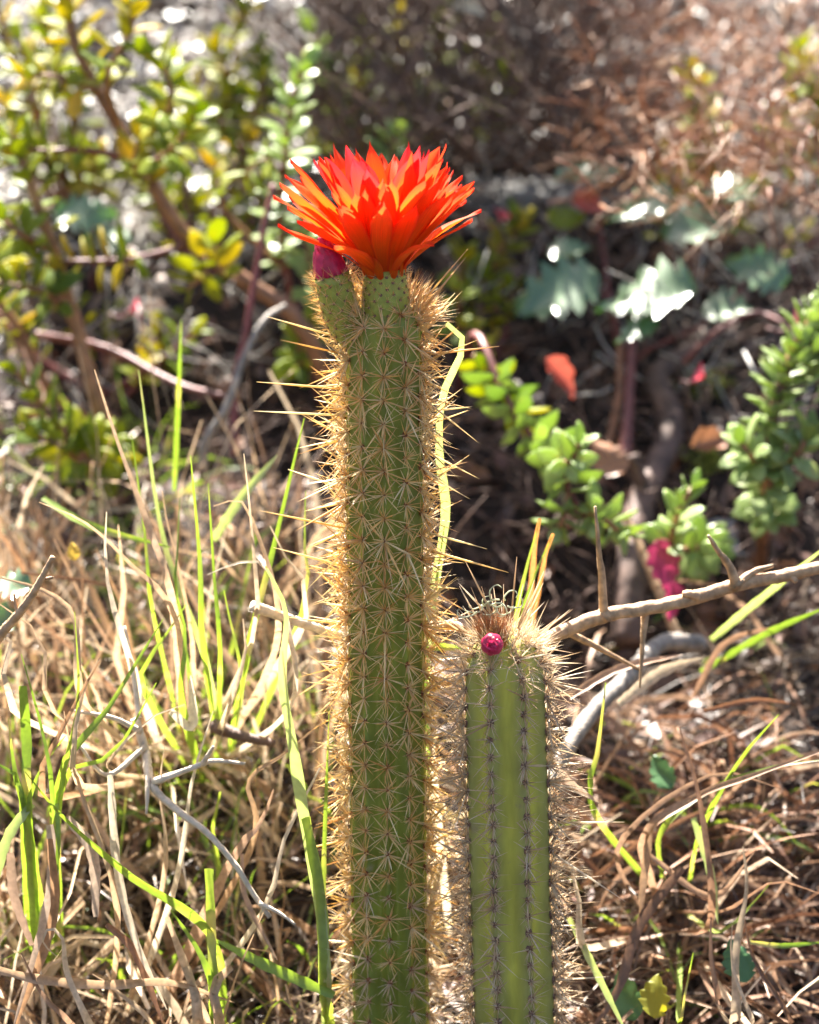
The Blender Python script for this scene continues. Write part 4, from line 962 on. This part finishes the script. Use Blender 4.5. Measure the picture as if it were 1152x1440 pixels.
tuft('straw_tuft', 'fan of reddish straw blades in the shade beside the short cactus', GP(940, 1190), [
    ([(905, 1180, .04), (980, 1120, .04), (1060, 1090, .03), (1160, 1055, .02)], 13), ([(870, 1190, .04), (1000, 1090, .05), (1100, 1110, .04)], 10), ([(1000, 1290, .02), (985, 1130, .03), (955, 1020, .05), (965, 1020, .05)], 10), ([(960, 1220, .03), (900, 1300, .02), (870, 1390, .0), (830, 1450, -.02)], 17), ([(915, 1160, .04), (905, 1240, .03), (900, 1300, .02)], 13, 'straw'),
    ([(1030, 1440, -.02), (1035, 1340, -.01), (1050, 1250, .0), (1045, 1190, .01)], 14, 'straw'), ([(1060, 1450, -.02), (1030, 1360, -.02), (1030, 1300, -.01)], 13, 'straw'), ([(1110, 1440, -.02), (1060, 1350, .0), (1045, 1280, .01)], 10), ([(910, 1200, .04), (1000, 1260, .03), (1060, 1200, .03)], 9), ([(1010, 1410, -.01), (1000, 1350, -.01), (1000, 1290, .0)], 14), ([(1020, 1280, .02), (1090, 1240, .02), (1160, 1260, .02)], 8),
    ([(770, 1060, .0), (800, 1100, .0), (845, 1130, .0)], 12), ([(800, 980, .08), (870, 940, .1), (960, 920, .12)], 13), ([(870, 990, .12), (930, 945, .14), (990, 925, .14)], 24, 'straw'), ([(990, 1000, .15), (1060, 985, .15), (1120, 990, .15)], 8), ([(975, 980, .2), (1020, 905, .2), (1100, 880, .2)], 10), ([(820, 1330, -.02), (815, 1270, -.02), (800, 1210, -.02)], 16, 'straw')], 'straw_red', ST, extra=70, exl=(.05, .13), rooty=.08)
tuft('straw_tuft', 'loose reddish straw lying at the lower edge of the shade', GP(1060, 1400), [], 'straw_red', ST, extra=45, exl=(.04, .12), rooty=.09, rise=.5)
tuft('straw_tuft', 'pale broken straw wedged between the two cacti', GP(630, 1250), [([(600, 1320, .0), (625, 1200, .0), (660, 1100, -.01)], 9), ([(610, 960, .03), (640, 955, .03), (665, 950, .03)], 20), ([(610, 1060, .03), (640, 1040, .03), (660, 1020, .03)], 12), ([(605, 1120, .03), (640, 1150, .03), (665, 1130, .03)], 14), ([(560, 905, .06), (620, 910, .05), (660, 912, .05)], 12, 'grass'), ([(560, 925, .06), (620, 925, .05), (660, 920, .05)], 8)], 'straw', ST, extra=24, exl=(.03, .09), rooty=.025)

def grass_mass(name, label, box, n, mat, ln, w, rise, clumps=0, cat='grass', sg=(30, 26)):
    mb = MB(); cs = [(U(box[0], box[2]), U(box[1], box[3]), U(.6, 1.3), U(-.5, .5)) for _ in range(clumps)]
    for i in range(n):
        lean = 0; sc = 1
        if cs and U(0, 1) < .85:
            c = rng.choice(cs); px, py = c[0] + rng.gauss(0, sg[0]), c[1] + rng.gauss(0, sg[1]); sc = c[2]; lean = c[3]
        else: px, py = U(box[0], box[2]), U(box[1], box[3])
        p = GP(px, min(py, box[3] + 40)); p = p + Vector((0, 0, -.003))
        a = U(0, 6.28); d = Vector((math.cos(a) + lean, math.sin(a) * .7, rise * U(-.1, 1.3))).normalized(); l = ln * sc * U(.4, 1.3); pts = [p]; dr = U(.05, .7 if rise < 2 else .4)
        kink = rng.randrange(1, 5) if U(0, 1) < .35 else 9
        for k in range(4):
            if k == kink: d = (d + Vector((U(-1, 1), U(-1, 1), U(-1.2, .2)))).normalized()
            d = (d + Vector((U(-.25, .25), U(-.25, .25), U(-.2, .1) - dr * .3 * k))).normalized(); q = pts[-1] + d * l / 4
            q.z = max(q.z, G(q.x, q.y) + U(.001, .008)); pts.append(q)
        blade(mb, pts, w * U(.35, 1.5), Vector((U(-.8, .8), -1, U(-.4, 1))).normalized(), fold=U(.1, .6), twist=U(-2, 2), tip=U(.1, .6))
    o = ob(name, mb.mesh(name, M[mat])); o['kind'] = 'stuff'; tag(o, label, cat)
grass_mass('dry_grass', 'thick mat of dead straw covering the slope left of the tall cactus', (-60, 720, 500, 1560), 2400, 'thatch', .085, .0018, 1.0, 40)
grass_mass('dry_grass', 'pale standing dead stalks rising from the thatch left of the tall cactus', (-40, 760, 470, 1560), 430, 'straw_mass', .12, .0032, 2.4, 30)
grass_mass('dry_grass', 'tall upright bleached stalks crowding behind the green blades', (-60, 860, 450, 1200), 330, 'straw_mass', .17, .0030, 4.0, 16, sg=(22, 20))
grass_mass('dry_grass', 'coarse bent straw piled at the foot of the left slope', (-60, 1180, 470, 1620), 170, 'straw_mass', .13, .0046, 2.0, 12)
grass_mass('green_grass', 'thin green blades mixed through the standing straw', (-40, 800, 470, 1500), 230, 'grass', .12, .0024, 3.0, 16)
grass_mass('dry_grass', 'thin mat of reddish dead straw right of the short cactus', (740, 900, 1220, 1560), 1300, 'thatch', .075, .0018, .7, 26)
grass_mass('dry_grass', 'longer reddish dead blades lying over the thatch right of the short cactus', (760, 930, 1200, 1560), 480, 'straw_red', .115, .0030, .9, 16)
grass_mass('dry_grass', 'dead straw between and behind the cactus stems', (460, 900, 780, 1560), 420, 'straw_mass', .06, .0026, .8)
grass_mass('green_grass', 'short thin green grass at the left edge of the straw', (-60, 620, 260, 940), 160, 'grass', .07, .0022, 1.2)
grass_mass('green_grass', 'scattered green blades in the reddish straw', (760, 900, 1220, 1500), 60, 'grass', .06, .002, .8)

def litter(name, label, n, xr, yr, mat, size, cat='litter', twig=.25):
    mb = MB()
    for i in range(n):
        x, y = U(*xr), U(*yr); p = Vector((x, y, G(x, y) + U(.0, .014))); s = size * U(.35, 1.4)
        q = Quaternion((U(-1, 1), U(-1, 1), U(-1, 1), U(-1, 1))).normalized()
        if U(0, 1) < twig:
            d = q @ Vector((1, 0, 0)); d.z *= .4; tube(mb, [p - d * s * 1.6, p + Vector((0, 0, s * .2)), p + d * s * 1.6], s * .08, s * .05, 4)
        else:
            w = s * U(.25, .6); cv = s * U(-.5, .5); up = (Vector((0, -.42, .9)) + Vector((U(-1, 1), U(-1, 1), U(-.6, .6))) * .9).normalized()
            t = (q @ Vector((1, 0, 0))); t = (t - up * t.dot(up)).normalized(); b = up.cross(t)
            vs = [p - t * s, p - t * s * .3 - b * w + up * cv * .4, p - t * s * .3 + up * cv * .2, p - t * s * .3 + b * w + up * cv * .5, p + t * s * .4 - b * w * .9 + up * cv * .4, p + t * s * .4 + up * cv * .15, p + t * s * .4 + b * w * .8 + up * cv * .5, p + t * s + up * cv * .3]
            mb.add(vs, [(0, 1, 2), (0, 2, 3), (1, 4, 5, 2), (2, 5, 6, 3), (4, 7, 5), (5, 7, 6)])
    o = ob(name, mb.mesh(name, mat)); o['kind'] = 'stuff'; tag(o, label, cat)
litter('leaf_litter', 'brown leaf litter covering the whole slope', 15000, (-.75, .75), (-.15, 1.75), M['litter'], .011)
litter('leaf_litter', 'pale grey dry litter high on the slope', 4500, (-.75, .75), (.9, 1.75), M['litter_grey'], .011, twig=.35)
litter('leaf_litter', 'pale grey litter behind the yellow green shrub', 5000, (-.75, -.10), (.85, 1.75), M['litter_grey'], .014, twig=.3)
litter('leaf_litter', 'broken brown leaves in the foreground downhill', 4000, (-.8, .8), (-1.0, -.15), M['litter'], .012)

# ------------------------------------------------------------------ single fallen leaves
FL = [holly_mesh(40 + k, .26 + .05 * k, .30, .7 - .5 * k, 3 + k) for k in range(3)]
FM = {}
def fallen(label, px, py, ln, ang, tilt, roll, mat, y=None, group='fallen leaves', name='fallen_leaf', cat='leaf'):
    k = rng.randrange(3)
    if (mat, k) not in FM: FM[(mat, k)] = FL[k].mesh('fallen_leaf', M[mat])
    o = ob(name, FM[(mat, k)]); g = GP(px, py); yy = g.y - .012 if y is None else y
    flat_leaf(o, px, py, yy, ln, ang, tilt, roll); tag(o, label, cat, group)
fallen('bright red leaf hanging in the shade behind the tall cactus', 790, 530, 70, 300, 60, 20, 'red_leaf', .55)
fallen('magenta leaf hanging under the drooping pale shoot', 935, 795, 80, 280, 65, 0, 'pink_leaf', .36)
fallen('second magenta leaf showing below the drooping shoot', 945, 845, 60, 260, 60, 15, 'pink_leaf', .34)
fallen('red pointed leaf beneath the topmost glossy leaf', 830, 285, 55, 340, 60, 10, 'red_leaf', .72)
fallen('green oval leaf right of the pink tipped shoot', 797, 303, 55, 5, 60, 0, 'leaf', .72)
fallen('russet curled leaf by the yellow moss', 1005, 620, 75, 20, 50, 10, 'brown_leaf', .5)
fallen('dull brown leaf in the hollow behind the dark limb', 855, 640, 70, 120, 55, 0, 'brown_leaf', .5)
fallen('yellow leaf lying in the reddish straw', 1125, 1192, 60, 50, 60, 0, 'yellow_leaf')
fallen('round green leaf half under the fan of straw', 930, 1085, 60, 120, 62, -15, 'green_leaf', .14, 'small green leaves', 'green_leaf')
fallen('grey green leaf low in the shade under the straw', 1040, 1350, 70, 100, 60, 10, 'green_leaf', .0, 'small green leaves', 'green_leaf')
fallen('folded yellowish leaf at the foot of the red straw', 925, 1400, 70, 70, 60, 20, 'leaf_yel', .0, 'small green leaves', 'green_leaf')
fallen('dull green leaf beside the long slanting blade', 880, 1400, 80, 110, 60, -10, 'green_leaf', .02, 'small green leaves', 'green_leaf')
fallen('orange yellow leaf on the leaning stem', 107, 145, 45, 80, 75, 0, 'yellow_leaf', .58)
fallen('pale yellow leaf in the green grass edge', 103, 775, 28, 100, 70, 0, 'yellow_leaf', .15)
fallen('bleached white leaf caught among the trunks', 663, 15, 52, 335, 40, 0, 'wool', .9)
MARKS = [('behind the thorny twig', 1000, 850), ('beside the dark curved limb', 900, 650), ('at the foot of the dense leafy stalk', 1090, 650), ('behind the pale leaf rosettes', 780, 700), ('below the spiny leaved plant', 850, 520), ('near the pink blossom', 1080, 500), ('in the dark gap right of the tall cactus', 660, 650)]
for i in range(46):
    px, py = U(620, 1150), U(480, 900); wh = min(MARKS, key=lambda m: (m[1] - px) ** 2 + (m[2] - py) ** 2)[0]
    fallen('dry brown leaf on the ground ' + wh, px, py, U(28, 62), U(0, 360), U(15, 70), U(-30, 30), 'brown_leaf', group='dry brown leaves ' + wh)
MARKS = [('under the thick leaning stem', 300, 480), ('by the bent grey stem', 320, 620), ('under the dense leafy side shoot', 60, 680), ('between the dark brown stems', 120, 480), ('beside the tall straw stalk', 180, 620)]
for i in range(30):
    px, py = U(0, 460), U(380, 740); wh = min(MARKS, key=lambda m: (m[1] - px) ** 2 + (m[2] - py) ** 2)[0]
    fallen('dry brown leaf on the ground ' + wh, px, py, U(22, 48), U(0, 360), U(15, 70), U(-30, 30), 'brown_leaf', group='dry brown leaves ' + wh)

def moss(label, px, py, rx, n, y=None):
    g = GP(px, py); g = g if y is None else P(px, py, y); sp = []
    mb = MB()
    for i in range(n):
        p = g + Vector((rng.gauss(0, rx), rng.gauss(0, rx * .6), rng.gauss(0, rx * .7)))
        for k in range(3):
            d = Vector((U(-1, 1), U(-1, .5), U(.1, 1))).normalized(); s = U(.003, .007); x = d.orthogonal().normalized() * s * .3
            mb.add([p - x, p + d * s * .6 + x * .6, p + d * s, p + d * s * .5 - x * 1.2], [(0, 1, 2, 3)])
    o = ob('moss_cushion', mb.mesh('moss_cushion', M['moss'], g), loc=g); tag(o, label, 'moss', 'yellow moss'); o['kind'] = 'stuff'
moss('yellow green moss on the ledge left of the dense stalk', 1000, 560, .012, 260)
moss('yellow green moss patch beside the russet leaf', 1005, 650, .011, 240)
moss('small green sprout with a pale tip in the straw', 895, 1150, .006, 120)

# pink flower and pink bracts
def pink(label, px, py, y, s, ang):
    c = P(px, py, y); t = thing('pink_blossom', label, 'flower', c, 'small pink blossoms')
    for k in range(5):
        me = petal_mesh('petal', s, s * .7, R(70), R(30), .3, M['pink_soft'], rng); o = ob('petal', me, t)
        o.matrix_local = Matrix.Rotation(R(ang), 4, 'Y') @ Matrix.Rotation(k * 1.2566, 4, 'Z') @ Matrix.Translation((0, s * .1, 0))
    mb = MB(); tube(mb, smooth_path([c, c + Vector((-.008, .004, -.006)), c + Vector((-.02, .01, -.004))], 6), s * .12, s * .08, 6); part('stalk', mb, M['stem_red'], t, c)
M['pink_soft'] = petal_material('pink_blossom', (.6, .12, .18), (.72, .22, .30), (.70, .15, .25))
pink('pink blossom beside the dense leafy stalk', 1115, 457, .56, .014, 60)
pink('small pink bract in the shade under the glossy leaves', 990, 530, .55, .011, -60)
pink('pink bract at the tip of the loose shoot', 705, 310, .76, .013, 20)
pink('pale pink bract low between the left stems', 183, 437, .66, .012, 80)
